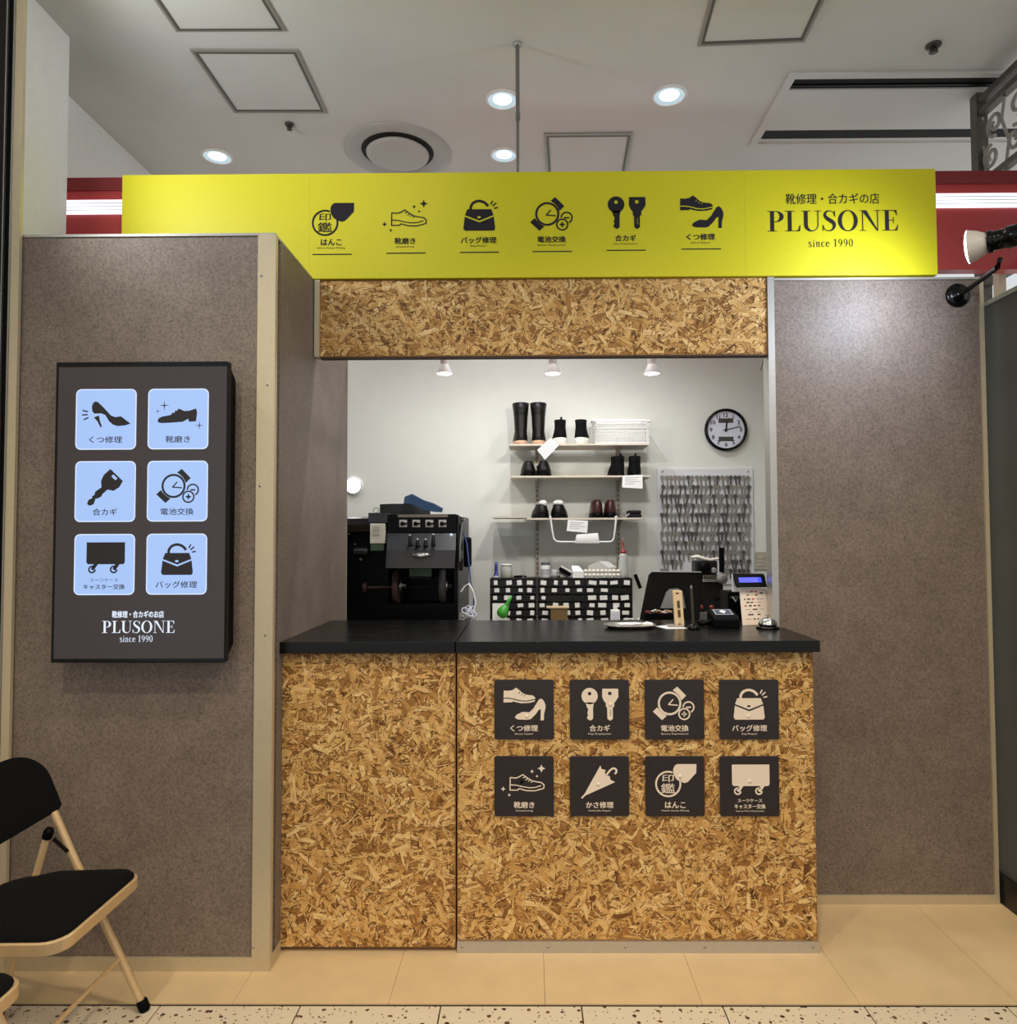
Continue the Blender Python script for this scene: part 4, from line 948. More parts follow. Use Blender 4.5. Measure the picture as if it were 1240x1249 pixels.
# white wire baskets
def basket(x0p, x1p, yt, yb, y0, y1, label):
    a = at(x0p, yb, y0); b = at(x1p, yt, y0); x0, x1, z0, z1 = a.x, b.x, Z1 + .001, b.z
    t = thing('white_basket', ((x0 + x1) / 2, (y0 + y1) / 2, z0), label, 'basket', 'white baskets')
    m = MB(); e = .0012
    for k in range(21):
        x = x0 + .006 + (x1 - x0 - .012) * k / 20
        for yy in (y0 + .005, y1 - .005): m.box(x - e, x + e, yy - e, yy + e, z0, z1 - .01)
    for k in range(1, 10):
        yy = y0 + (y1 - y0) * k / 10
        for x in (x0 + .005, x1 - .005): m.box(x - e, x + e, yy - e, yy + e, z0, z1 - .01)
    for k in range(7):
        z = z0 + .006 + (z1 - z0 - .02) * k / 7
        m.box(x0, x1, y0 + .001, y0 + .0035, z - e, z + e); m.box(x0, x1, y1 - .0035, y1 - .001, z - e, z + e)
        m.box(x0 + .001, x0 + .0035, y0, y1, z - e, z + e); m.box(x1 - .0035, x1 - .001, y0, y1, z - e, z + e)
    m.build('mesh_lattice', WPLAS, t)
    MB().box(x0, x1, y0, y1, z0, z0 + .003).build('bottom', WPLAS, t)
    m = MB(); o_ = .005
    for q in ((x0 - o_, x1 + o_, y0 - o_, y0 + .004), (x0 - o_, x1 + o_, y1 - .004, y1 + o_), (x0 - o_, x0 + .004, y0 + .0041, y1 - .0041), (x1 - .004, x1 + o_, y0 + .0041, y1 - .0041)): m.box(*q, z1 - .010, z1)
    m.build('rim', WPLAS, t, bevel=.0015)
    return x0, x1, z1
basket(726, 792.5, 512, 541, 4.262, 4.36, 'white mesh basket in front, at the end of the topmost shelf')
basket(722.5, 786, 511, 541, 4.368, 4.472, 'white mesh basket tucked behind another basket against the wall')

# ------------------------------------------------------------------ wall clock
c = at(885.5, 524, 4.47); R_ = at(911.5, 524, 4.47).x - c.x
ck = thing('wall_clock', (c.x, 4.48, c.z), 'round wall clock with black rim, white face and two digital windows', 'clock')
MB().lathe((c.x, YW, c.z), (0, -1, 0), ((R_ * .96, 0), (R_, .01), (R_, .03), (R_ * .95, .036), (R_ * .885, .034), (R_ * .87, .022)), 56).build('rim', GLOSSB, ck)
FY = YW - .0225
F = Fr((c.x, FY, c.z), *XZ, R_ * .87)
MB().fill(F, disc(0, 0, 1.0, 56)).build('dial', mat('clock_face', (214, 218, 232), .4), ck)
for k in range(12):
    m = MB(); a = math.radians(90 - 30 * (k + 1)); text(m, F, str(k + 1), .80 * math.cos(a), .80 * math.sin(a), height=.21, z=.0008, bold=.03); m.build('numeral', INK, ck)
LCD = mat('lcd_dark', (92, 96, 84), .3)
for y in (.50, -.50):
    w_ = MB().fill(F, rect(-.40, .40, y - .125, y + .125), z=.0007).build('digital_window', mat('lcd_frame', (70, 72, 66), .4), ck)
    if y < 0: continue
    m = MB(); text(m, F, '12:14', 0, y, height=.15, z=.0013); m.build('lcd_digits', mat('lcd_ink', (32, 34, 30), .5), w_)
HAND = mat('clock_hand', (24, 24, 26), .4)
def hand(ang, l, wd, z, nm):
    a = math.radians(90 - ang); MB().strip(F, ((-.12 * math.cos(a), -.12 * math.sin(a)), (l * math.cos(a), l * math.sin(a))), wd, z).build(nm, HAND, ck)
hand(7, .48, .09, .003, 'hour_hand'); hand(77, .82, .05, .004, 'minute_hand'); hand(262, .22, .02, .005, 'second_hand')
MB().lathe((c.x, FY, c.z), (0, -1, 0), ((.007, .0), (.007, .006), (0, .007)), 12).build('hub', HAND, ck)

# ------------------------------------------------------------------ key display
a = at(802, 701, 4.488); b = at(918, 571, 4.488)
kb = thing('key_display_board', ((a.x + b.x) / 2, 4.494, a.z), 'white pegboard on the wall hung with rows of key blanks', 'board')
MB().box(a.x, b.x, 4.490, YW, a.z - .06, b.z).build('panel', mat('display_white', (218, 220, 224), .3), kb, bevel=.001, seg=1)
for px in (808, 912): p = at(px, 575, 4.488); MB().lathe((p.x, 4.49, p.z), (0, -1, 0), ((.006, 0), (.005, .003), (0, .004)), 10).build('screw', STEEL, kb)
KEYM = mat('key_nickel', (160, 156, 148), .35, .6, noise=.25, nscale=14)
KEYD = mat('key_dark', (100, 96, 92), .4, .6, noise=.25, nscale=14)
proto = None; krows = 11; kcols = 21
pegs = MB(); kd = random.Random(5); plate = []
KH = at(800, 580, 4.48).z - at(800, 589.4, 4.48).z
for rw in range(krows):
    for cc in range(kcols):
        px = 807 + (915 - 807) * (cc + .5 * (rw % 2) * .6) / (kcols - .35); py = 581 + rw * 11.35 if rw < 3 else 581 + rw * 11.35
        if rw == 10 and 2 <= cc <= 13: continue
        if rw == 9 and 5 <= cc <= 13: continue
        p = at(px, py, 4.485); kind = 'dark' if kd.random() < .45 else 'pale'
        plate.append((p, kind)); pegs.cyl((p.x, 4.49, p.z), (p.x, 4.477, p.z), .0014, n=6)
pegs.build('peg_stud', STEEL, kb)
lab = {'dark': 'dark nickel key blank hanging in the rows of the white key display', 'pale': 'pale silver key blank hanging in the rows of the white key display'}
KP = {}
for p, kind in plate:
    if kind not in KP:
        F = Fr((0, 0, 0), *XZ, KH); m = MB()
        m.slab(F, disc(0, -.22, .27, 14, .28), 0, .0018)
        m.slab(F, [(-.10, -.48), (.10, -.48), (.10, -.9), (.14, -.98), (.08, -1.08), (.12, -1.16), (0, -1.26), (-.10, -1.16)], .0001, .0016)
        o = m.build('key_blank', KEYM if kind == 'pale' else KEYD); KP[kind] = o
    else: o = KP[kind].copy(); COL.objects.link(o)
    o.location = (p.x, 4.4805, p.z + KH * .05); o.rotation_euler = (0, kd.uniform(-.16, .16), 0)
    tag(o, lab[kind], 'key', 'dark key blanks on the display' if kind == 'dark' else 'silver key blanks on the display')

# wall switch plate
a = at(920, 695, 4.49); b = at(935, 673, 4.49)
sw = thing('wall_switch', ((a.x + b.x) / 2, 4.49, a.z), 'grey-beige wall switch plate beside the key display', 'switch')
PL = mat('switch_plate', (176, 170, 154), .45)
MB().box(a.x, b.x, 4.492, YW, a.z, b.z).build('plate', PL, sw, bevel=.002)
for k in range(3):
    z = a.z + (b.z - a.z) * (.22 + .2 * k); MB().box(a.x + .022, b.x - .022, 4.4885, 4.4919, z, z + (b.z - a.z) * .16).build('rocker', mat('rocker', (190, 184, 168), .4), sw)
# ------------------------------------------------------------------ workbench and low table behind the counter
zb_ = at(640, 757, 4.08).z - .022
wb = thing('workbench', (.5, 4.2, 0), 'plain workbench before the back wall, mostly hidden behind the counter', 'bench')
MB().box(-.28, 1.60, 3.86, 4.262, zb_ - .03, zb_).build('bench_top', mat('bench_grey', (120, 116, 108), .5, noise=.05), wb)
for x in (-.26, 1.55):
    for y in (3.9, 4.21): MB().box(x, x + .04, y, y + .04, 0, zb_ - .0305).build('leg', DKMETAL, wb)
ZT = .985
lt = thing('low_cabinet', (.75, 3.5, 0), 'dark cabinet behind the counter that carries the till screen', 'cabinet')
MB().box(.30, 1.22, 3.26, 3.78, .0, ZT - .02).build('body', mat('cabinet_dark', (44, 42, 42), .5), lt)
MB().box(.29, 1.23, 3.25, 3.79, ZT - .0195, ZT).build('top', mat('cabinet_top', (62, 60, 58), .4), lt)

def bx(mb, x0, x1, y0, y1, Y, dep, zmin=None):     # box whose front face at depth Y spans the given photo rectangle
    a = at(x0, y1, Y); b = at(x1, y0, Y); mb.box(a.x, b.x, Y, Y + dep, a.z if zmin is None else zmin, b.z); return mb

# ------------------------------------------------------------------ parts drawers
DRK = mat('drawer_black', (22, 22, 23), .35, noise=.1); DRB = mat('drawer_body', (14, 14, 15), .5)
LABM = mat('drawer_label', (232, 232, 230), .6)
rr = random.Random(21)
def drawers(x0p, x1p, label, n, skip=()):
    Y = 4.08; a = at(x0p, 757, Y); b = at(x1p, 705.5, Y); x0, x1, z0, z1 = a.x, b.x, zb_ + .0005, b.z
    t = thing('drawer_cabinet', ((x0 + x1) / 2, 4.17, z0), label, 'drawer cabinet', 'small parts drawer cabinets')
    e = .004; m = MB(); cw = (x1 - x0 - e) / 4; chh = (z1 - z0 - e) / 6
    m.box(x0, x1, Y + .10, 4.24, z0, z1)
    for k in range(5): m.box(x0 + k * cw, x0 + k * cw + e, Y, Y + .0999, z0, z1)
    for k in range(7): m.box(x0 + e, x1 - e, Y + .001, Y + .0998, z0 + k * chh, z0 + k * chh + e * .7)
    m.build('body_frame', DRB, t)
    for r in range(6):
        for c in range(4):
            dx0 = x0 + c * cw + e + .0008; dx1 = x0 + (c + 1) * cw - .0008; dz0 = z0 + r * chh + e * .7 + .0006; dz1 = z0 + (r + 1) * chh - .0012
            d = MB().box(dx0, dx1, Y - .003, Y + .09, dz0, dz1 - .004).build('drawer', DRK, t)
            MB().box(dx0 + .003, dx1 - .003, Y - .008, Y - .0031, dz0 + .001, dz0 + .005).build('pull', DRK, d)
            if (5 - r, c) in skip: continue
            w2 = (dx1 - dx0) * rr.uniform(.17, .30) * (1.35 if n == 2 else 1); h2 = (dz1 - dz0) * rr.uniform(.24, .36); tilt = rr.uniform(-.12, .12)
            cx = (dx0 + dx1) / 2 + rr.uniform(-.15, .15) * (dx1 - dx0); cz = (dz0 + dz1) / 2 + .001
            F = Fr((cx, Y - .0034, cz), (math.cos(tilt), 0, math.sin(tilt)), (-math.sin(tilt), 0, math.cos(tilt)))
            MB().slab(F, rect(-w2, w2, -h2, h2), 0, .0006).build('label_card', LABM, d)
drawers(597.5, 654.5, 'black small-drawer cabinet behind the green squeeze bulb', 0)
drawers(655.5, 712.5, 'black small-drawer cabinet behind the brown box, middle one of three', 1, ((2, 1), (2, 2), (2, 3)))
drawers(713.5, 771, 'black small-drawer cabinet behind the white bottle, nearest the till screen', 2, ((1, 2), (1, 3)))
ZD = at(640, 705.5, 4.08).z + .0008
def zat(py, Y): return at(640, py, Y).z

# things standing on the drawer cabinets
def item(name, px, Y, z, label, cat, group=None):
    x = at(px, 700, Y).x; return thing(name, (x, Y, z), label, cat, group), x
BLUE = mat('deep_blue_plastic', (24, 44, 120), .4); CLEAR = mat('cloudy_plastic', (226, 230, 226), .25, trans=.55)
YD = 4.14
t, x = item('nozzle_cap', 605, YD, ZD, 'dark blue cone nozzle on the first drawer cabinet', 'nozzle')
MB().lathe((x, YD, ZD), (0, 0, 1), ((.014, 0), (.016, .004), (.016, .016), (.011, .02), (.009, .055), (.008, .088), (0, .09)), 18).build('cone', BLUE, t)
MB().lathe((x, YD, ZD), (0, 0, 1), ((.0165, 0.001), (.0178, .002), (.0178, .010), (.0165, .011)), 18).build('collar', mat('pale_blue', (190, 200, 214), .4), t)
t, x = item('clear_jar', 617.5, YD, ZD, 'frosted jar with yellowish contents on the first drawer cabinet', 'jar')
MB().lathe((x, YD, ZD), (0, 0, 1), ((0, 0.0), (.031, 0), (.034, .004), (.034, .055), (.031, .064), (.031, .07)), 24).build('jar_body', CLEAR, t)
MB().lathe((x, YD, ZD), (0, 0, 1), ((0, .002), (.024, .002), (.026, .034), (0, .036)), 20).build('contents', mat('cream_paste', (236, 226, 180), .5), t)
MB().lathe((x, YD, ZD), (0, 0, 1), ((.0315, .0705), (.0335, .071), (.0335, .078), (0, .079)), 24).build('lid', WPLAS, t)
t, x = item('pliers', 634, YD, ZD, 'dark hand pliers lying flat on the first drawer cabinet', 'pliers')
for s in (-1, 1): MB().tube([(x - .035, YD + s * .014, ZD + .007), (x - .005, YD + s * .011, ZD + .008), (x + .018, YD + s * .002, ZD + .008), (x + .038, YD + s * .004, ZD + .007)], [.006, .0065, .005, .003], 8).build('handle', BLACK if s < 0 else GREYP, t)
MB().cyl((x + .016, YD, ZD), (x + .016, YD, ZD + .016), .008).build('pivot', STEEL, t)
t, x = item('labelled_tin', 665, YD, ZD, 'upright tin with dark and white label on the middle drawer cabinet', 'tin')
MB().lathe((x, YD, ZD), (0, 0, 1), ((0, 0), (.024, 0), (.026, .003), (.026, .078), (.023, .084), (0, .085)), 24).build('tin_body', WPLAS, t)
MB().lathe((x, YD, ZD), (0, 0, 1), ((.0264, .072), (.0264, .084), (.022, .088), (0, .089)), 24).build('lid', mat('tin_lid', (70, 70, 74), .4), t)
MB().lathe((x, YD, ZD), (0, 0, 1), ((.0263, .018), (.0263, .05)), 24).build('label_band', mat('label_grey', (168, 170, 176), .5), t)
t, x = item('glue_tube', 676, YD, ZD, 'crumpled grey tube beside the labelled tin on the middle drawer cabinet', 'tube')
MB().loft([[(x + (a * math.cos(i * PI / 6)), YD + b * math.sin(i * PI / 6), ZD + h) for i in range(12)] for h, a, b in ((0.0, .018, .014), (.012, .024, .018), (.028, .018, .014), (.04, .02, .006), (.046, .018, .002))], smooth=False).build('tube_body', GREYP, t)
MB().cyl((x + .02, YD - .012, ZD + .008), (x + .03, YD - .016, ZD + .008), .007).build('cap', mat('tube_cap', (60, 62, 70), .4), t)
t, x = item('shoe_brush', 689, YD, ZD, 'black hand brush with white edge leaning on the middle drawer cabinet', 'brush')
ub, vb = Vector((.86, 0, -.5)), Vector((.5, 0, .86))
MB().obox((x, YD, ZD + .034), ub, Vector((0, 1, 0)), vb, .038, .022, .010).build('brush_back', BLACK, t, bevel=.004)
MB().obox((x + .007, YD, ZD + .047), ub, Vector((0, 1, 0)), vb, .034, .018, .004).build('white_edge', WPLAS, t, bevel=.002)
MB().obox((x - .006, YD, ZD + .018), ub, Vector((0, 1, 0)), vb, .030, .017, .007).build('bristle_block', mat('bristle', (60, 56, 52), .9), t)
t, x = item('paper_carton', 704.5, YD, ZD, 'small open white carton with folded flap on the middle drawer cabinet', 'box')
MB().box(x - .031, x + .031, YD - .03, YD + .03, ZD, ZD + .036).build('carton', WPLAS, t)
MB().add([(x - .031, YD - .03, ZD + .0365), (x + .031, YD - .03, ZD + .0365), (x + .006, YD + .012, ZD + .066), (x - .034, YD + .012, ZD + .068), (x - .031, YD + .03, ZD + .0365), (x + .031, YD + .03, ZD + .0365)], [(0, 1, 2, 3), (3, 2, 5, 4), (0, 3, 4), (1, 5, 2)]).build('flap', PAPER, t)
tr, x = item('bobbin_tray', 733.5, YD, ZD, 'clear tray with two rows of white bobbins on the end drawer cabinet', 'tray')
MB().box(x - .105, x + .105, YD - .035, YD + .035, ZD, ZD + .003).box(x - .105, x + .105, YD + .0325, YD + .035, ZD + .0031, ZD + .04).build('tray_shell', CLEAR, tr)
BOB = mat('bobbin_cream', (232, 226, 212), .5)
for r in range(2):
    for k in range(9):
        m = MB().lathe((x - .092 + .023 * k, YD - .034, ZD + .0145 + r * .0225), (0, 1, 0), ((0, 0), (.0105, 0), (.0105, .003), (.007, .004), (.007, .012), (.0105, .013), (.0105, .02), (0, .02)), 14)
        o = m.build('thread_bobbin', BOB); tag(o, 'white thread bobbin in the %s row of the clear tray' % ('lower' if r == 0 else 'upper'), 'bobbin', 'bobbins in the %s tray row' % ('lower' if r == 0 else 'upper'))
cb, x2 = item('pale_carton', 734, 4.205, ZD, 'pale sloping carton with printed paper, behind the bobbin tray', 'box')
MB().slab(Fr((0, 0, 0), *XZ), [(x2 - .085, ZD), (x2 + .085, ZD), (x2 + .07, ZD + .052), (x2 - .02, ZD + .088), (x2 - .08, ZD + .062)], -4.21, -4.185).build('carton', mat('grey_card', (202, 200, 190), .7), cb)
MB().add([(x2 - .02, 4.1835, ZD + .092), (x2 + .035, 4.1835, ZD + .090), (x2 + .085, 4.1835, ZD + .055), (x2 + .035, 4.1835, ZD + .052)], [(0, 3, 2, 1)]).build('printed_sheet', PAPER, cb)
bt, x = item('squeeze_bottle', 760, YD, ZD, 'clear squeeze bottle with long red nozzle on the end drawer cabinet', 'bottle')
MB().lathe((x, YD, ZD), (0, 0, 1), ((0, 0), (.027, 0), (.030, .004), (.030, .03), (.026, .09), (.023, .125), (.017, .136), (.014, .138)), 24).build('bottle_body', CLEAR, bt)
RED = mat('dark_red_plastic', (150, 36, 26), .4)
MB().lathe((x, YD, ZD), (0, 0, 1), ((.0175, .1385), (.019, .139), (.019, .149), (.008, .152), (.006, .19), (.003, .226), (0, .227)), 18).build('nozzle', RED, bt)

# things standing on the bench in front of the drawers
YB_ = 3.98
t, x = item('sheet_card', 604.5, YB_ + .06, zb_, 'white card leaning on the drawer cabinet behind the green bulb', 'card')
a = at(600.5, 757, 4.04); b = at(618, 736, 4.04); MB().box(a.x, b.x, 4.04, 4.046, zb_, b.z).build('sheet', PAPER, t)
t, x = item('squeeze_bulb', 612.5, YB_, zb_, 'green rubber squeeze bulb with slanted nozzle standing before the drawers', 'bulb')
GRN = mat('green_rubber', (62, 156, 52), .35)
c = at(612.5, 748, YB_); ub = (at(624, 725, YB_) - at(614, 744, YB_)).normalized(); k = at(619.5, 748, YB_).x - c.x
MB().lathe(c - ub * k * .8, ub, ((0, 0), (k * .6, k * .1), (k * .98, k * .55), (k * 1.04, k), (k * .9, k * 1.5), (k * .6, k * 2.0), (k * .4, k * 2.3)), 22).build('bulb_body', GRN, t)
MB().lathe(c - ub * k * .8, ub, ((k * .4, k * 2.3), (k * .33, k * 3.2), (k * .2, k * 4.2), (0, k * 4.25)), 16).build('spout', GRN, t)
MB().lathe((x, YB_, zb_), (0, 0, 1), ((0, 0), (.022, 0), (.022, .006), (.016, .012), (.014, .02)), 18).build('foot', GRN, t)
t, x = item('brown_box', 682, YB_, zb_, 'brown leather box with pale rim standing before the middle drawers', 'box')
m = MB(); bx(m, 671.5, 692, 742, 757, YB_, .06, zb_); m.build('box_body', mat('olive_leather', (112, 88, 54), .5, noise=.15), t, bevel=.003)
m = MB(); a = at(666.5, 742, YB_); b = at(694, 740.2, YB_); m.box(a.x, b.x, YB_ - .004, YB_ + .064, a.z + .0005, b.z); m.build('lid_rim', mat('pale_wood', (206, 184, 146), .5), t)
t, x = item('white_bottle', 750.5, YB_ - .03, zb_, 'small white label-fronted bottle standing before the end drawers', 'bottle')
m = MB(); bx(m, 745, 756, 744, 757, YB_ - .03, .035, zb_); m.build('bottle_body', WPLAS, t, bevel=.005)
m = MB(); bx(m, 748, 753, 739.5, 743.9, YB_ - .022, .02); m.build('cap', WPLAS, t, bevel=.002)
m = MB(); bx(m, 746.5, 754.5, 747, 755, YB_ - .0312, .001); m.build('label', mat('label_lilac', (206, 208, 222), .6), t)
t, x = item('cloth_bundle', 768, 3.80 + .1, zb_, 'crumpled pale cloth and cable beside the till screen', 'cloth')
cb_ = at(769, 754, 3.9)
m = MB(); r = random.Random(4)
m.loft([[(cb_.x + a * math.cos(i * PI / 7) * (1 + .15 * r.uniform(-1, 1)), 3.9 + .03 * math.sin(i * PI / 7), zb_ + h + .006 * r.uniform(-1, 1) * (h > .01)) for i in range(14)] for h, a in ((.001, .05), (.012, .052), (.026, .038), (.036, .016))], smooth=True)
m.build('cloth_folds', mat('grey_cloth', (196, 200, 212), .9), t)
MB().tube([(cb_.x - .02, 3.87, zb_ + .02), (cb_.x - .012, 3.87, zb_ + .052), (cb_.x + .004, 3.87, zb_ + .055), (cb_.x + .006, 3.87, zb_ + .03), (cb_.x + .03, 3.87, zb_ + .035), (cb_.x + .045, 3.87, zb_ + .06)], .006, 8).build('strap_loop', WPLAS, t)

# ------------------------------------------------------------------ till screen
YM = 3.36
tm = thing('till_screen', (at(812, 750, YM).x, YM + .1, ZT), 'black till monitor seen from behind with silver stand, behind the counter', 'monitor')
pts = [(780, 757), (791.5, 700), (796, 697), (853, 697.5), (857.5, 701), (853, 757)]
P4 = [at(x, y, YM + (.0 if y > 720 else .06)) for x, y in pts]
nrm = (P4[3] - P4[0]).cross(P4[5] - P4[0]).normalized(); nrm = nrm if nrm.y < 0 else -nrm
m = MB(); n = 6; fr = [p for p in P4]; bk = [p - nrm * .022 for p in P4]
m.add(fr + bk, [(0, 1, 2, 3, 4, 5)[::-1], tuple(range(6, 12))] + [(i, (i + 1) % 6, 6 + (i + 1) % 6, 6 + i) for i in range(6)])
m.build('housing', BLACK, tm, bevel=.004)
e = [at(794, 697.3, YM + .055), at(855, 698, YM + .055)]
MB().tube([e[0], e[1]], .003, 8).build('edge_strip', GREYP, tm)
m = MB(); q = [at(x, y, YM - .012) for x, y in ((806, 742), (813, 723), (817, 719), (827, 718), (832, 721), (836, 742))]
m.add(q + [p + Vector((0, .022, 0)) for p in q], [(5, 4, 3, 2, 1, 0), (6, 7, 8, 9, 10, 11)] + [(i, (i + 1) % 6, 6 + (i + 1) % 6, 6 + i) for i in range(6)])
m.build('stand_neck', mat('silver_grey', (160, 160, 158), .35, .5), tm)
MB().box(at(790, 757, YM).x, at(840, 757, YM).x, YM - .05, YM + .10, ZT + .0005, ZT + .018).build('stand_base', BLACK, tm)
MB().obox(at(777.5, 709, YM + .12), Vector((.35, 0, -.94)), Vector((0, 1, 0)), Vector((.94, 0, .35)), .035, .008, .008).build('side_reader', BLACK, tm)
# small coloured clutter at the monitor foot
cl_ = thing('cash_box', (at(812, 752, 3.30).x, 3.30, ZT), 'black cash box under the till screen with red and white slips on top', 'cash box')
m = MB(); bx(m, 786, 824, 748.5, 757, 3.285, .02, ZT + .0005); m.build('box_body', BLACK, cl_)
r = random.Random(9)
for k in range(6):
    p = at(792 + 4.6 * k, 746.5 + r.uniform(-1, 1), 3.29); a = r.uniform(-.5, .5)
    MB().obox((p.x, 3.295, p.z), Vector((math.cos(a), 0, math.sin(a))), Vector((0, 1, 0)), Vector((-math.sin(a), 0, math.cos(a))), .016, .008, .004).build('paper_roll', (mat('brick_red', (150, 62, 50), .5), PAPER, mat('pale_tan', (206, 170, 140), .5))[k % 3], cl_)

# ------------------------------------------------------------------ key cutting machine
YK = 3.95
km = thing('key_machine', (at(868, 757, YK).x, YK + .1, zb_), 'dark key cutting machine with chrome cover below the key display', 'machine')
m = MB(); bx(m, 846, 882, 710, 746, YK + .02, .16, None); m.build('body', mat('machine_black', (20, 20, 22), .4), km, bevel=.006)
m = MB(); bx(m, 843, 886, 746.3, 757, YK, .2, zb_ + .0005); m.build('base', mat('machine_grey', (120, 120, 118), .4, .4), km, bevel=.004)
m = MB(); bx(m, 858, 880, 701, 705, YK - .01, .1); m.build('chrome_cover', CHROME, km, bevel=.003)
m = MB(); bx(m, 858, 880, 705.4, 709.8, YK, .1); m.build('grey_rail', GREYP, km)
m = MB(); bx(m, 848, 875, 684, 700.6, YK + .04, .1); m.build('head', mat('machine_black', (20, 20, 22), .4), km, bevel=.008)
p = at(860, 692, YK + .02); MB().lathe(p, (0, -1, 0), ((.03, -.03), (.034, 0), (.03, .012), (.012, .016), (0, .016)), 22).build('motor_end', BLACK, km)
p = at(870, 695.5, YK + .038); d = MB().lathe(p, (0, -1, 0), ((.015, 0), (.015, .006), (.012, .008), (0, .008)), 20).build('dial', mat('dial_grey', (150, 152, 156), .4), km)
F = Fr((p.x, p.y - .0085, p.z), *XZ); MB().fill(F, rect(-.001, .009, -.0015, .0015)).build('dial_mark', BLACK, d)
a, b = at(880, 698, YK + .05), at(880, 668, YK + .05); MB().cyl(a, b, .014, .015, 16).build('upright_lever', BLACK, km)
m = MB(); m.tube([at(843, 679.5, YK + .04), at(850, 679, YK + .04), at(858, 681.5, YK + .04), at(866, 683, YK + .04), at(876, 681, YK + .04)], [.006, .012, .010, .008, .006], 10); m.build('white_lever', mat('lever_cream', (232, 226, 214), .35), km)
p = at(882, 706, YK - .02); MB().lathe(p, (.5, -1, 0), ((.02, -.03), (.028, -.02), (.028, .004), (.02, .01), (0, .011)), 20).build('grinding_wheel', mat('stone_grey', (128, 124, 120), .8), km)
for px in (855, 868):
    p = at(px, 741, YK); MB().lathe((p.x, YK + .0195, p.z), (0, -1, 0), ((.010, 0), (.012, .004), (.014, .020), (.010, .026), (0, .027)), 16).build('red_knob', mat('maroon_knob', (112, 40, 40), .35), km)
MB().tube([at(872, 731, YK + .01), at(880, 728, YK - .03), at(887, 727, YK - .04)], .006, 8).build('feed_handle', BLACK, km)
p = at(888, 727, YK - .04); MB().lathe(p, (1, 0, 0), ((0, -.008), (.010, -.006), (.012, 0), (.010, .006), (0, .008)), 14).build('handle_ball', BLACK, km)
# dark speaker-like box and small printer behind the price card
bkb = thing('receipt_printer', (at(897, 757, 3.40).x, 3.45, ZT), 'black receipt printer behind the counter beside the payment card', 'printer')
m = MB(); bx(m, 888, 905, 722, 757, 3.36, .14, ZT + .0005); m.build('body', BLACK, bkb, bevel=.004)
m = MB(); bx(m, 890.5, 902.5, 727, 730, 3.357, .0025); m.build('paper_slot', mat('slot_grey', (70, 70, 70), .4), bkb)
m = MB(); bx(m, 890.5, 894, 748, 751, 3.357, .0025); m.build('button', GREYP, bkb)
MB().tube([at(893, 728, 3.35), at(897, 734, 3.33), at(898.5, 731, 3.33)], .003, 6).build('feed_lever', GREYP, bkb)
pb = thing('black_case', (at(938, 757, 3.05).x, 3.06, ZC), 'black case against the opening edge behind the payment card', 'case')
m = MB(); a = at(931, 763, 3.08); b = at(943, 725, 3.08); m.box(a.x, b.x, 3.08, 3.15, ZC + .0005, b.z); m.build('body', BLACK, pb, bevel=.003)
m = MB(); m.box(a.x + .004, b.x - .004, 3.085, 3.145, b.z + .0005, b.z + .012); m.build('top_cover', mat('case_top', (30, 30, 31), .3), pb, bevel=.003)

# ------------------------------------------------------------------ things on the counter
c = flat(768, 765.5, ZC)
ty = thing('cash_tray', (c.x, c.y, ZC), 'shallow oval silver cash tray on the black worktop', 'tray')
rx = at(800, 765, c.y).x - c.x
m = MB(); secs = []
for k, h in ((.70, .0005), (.84, .0012), (.95, .010), (1.0, .014), (.985, .0145), (.93, .0105), (.82, .003), (.68, .0026)):
    secs.append([(c.x + rx * k * math.copysign(abs(math.cos(t)) ** .7, math.cos(t)), c.y + .075 * k * math.copysign(abs(math.sin(t)) ** .7, math.sin(t)), ZC + h) for t in [2 * PI * i / 36 for i in range(36)]])
m.loft(secs); m.build('dish', mat('tray_silver', (206, 200, 190), .22, .9), ty)
p = at(791, 762, c.y); t = thing('receipt_roll', (p.x, c.y + .01, ZC + .003), 'small crumpled receipt lying at the end of the cash tray', 'receipt')
MB().tube([(p.x - .022, c.y + .01, ZC + .0125), (p.x - .005, c.y + .018, ZC + .0135), (p.x + .016, c.y + .006, ZC + .0125)], [.005, .009, .006], 8).build('paper_curl', PAPER, t)
q = [flat(x, y, ZC) for x, y in ((799.5, 764.2), (822, 762), (838, 766.8), (813, 767.4))]
m = MB(); m.slab(lambda x, y, z: Vector((x, y, z)), [(p.x, p.y) for p in q], ZC + .0003, ZC + .0016); o = m.build('paper_sheet', PAPER); tag(o, 'white folded paper lying between the silver tray and the beige stand', 'paper')
c = flat(829, 765, ZC)
st = thing('sanitiser_stand', (c.x, c.y, ZC), 'slim upright beige stand with dark slots on the worktop beside the tray', 'stand')
CRM = mat('beige_wood', (226, 196, 150), .45, noise=.04)
m = MB(); lean = Vector((0, .08, 1)).normalized()
bl, brt = at(823.5, 763.5, c.y), at(834.5, 763, c.y); tl, trr = at(820.5, 720.5, c.y + .02), at(831.5, 720.5, c.y + .02)
q = [bl, brt, trr, tl]; m.add(q + [p + Vector((0, .022, 0)) for p in q], [(0, 1, 2, 3), (7, 6, 5, 4), (0, 4, 5, 1), (1, 5, 6, 2), (2, 6, 7, 3), (3, 7, 4, 0)]); m.build('face_board', CRM, st, bevel=.0015)
Ft = Fr(q[0] + Vector((0, -.0006, 0)), q[1] - q[0], q[3] - q[0])
for v0, v1, dk in ((.90, .94, 0), (.50, .71, 1), (.24, .45, 1), (.035, .065, 0)):
    MB().fill(Ft, rect(.36, .66, v0, v1) if dk else rect(.30, .62, v0, v1), z=.0006).build('slot_window', mat('slot_brown', (86, 66, 44) if not dk else (66, 62, 60), .4), st)
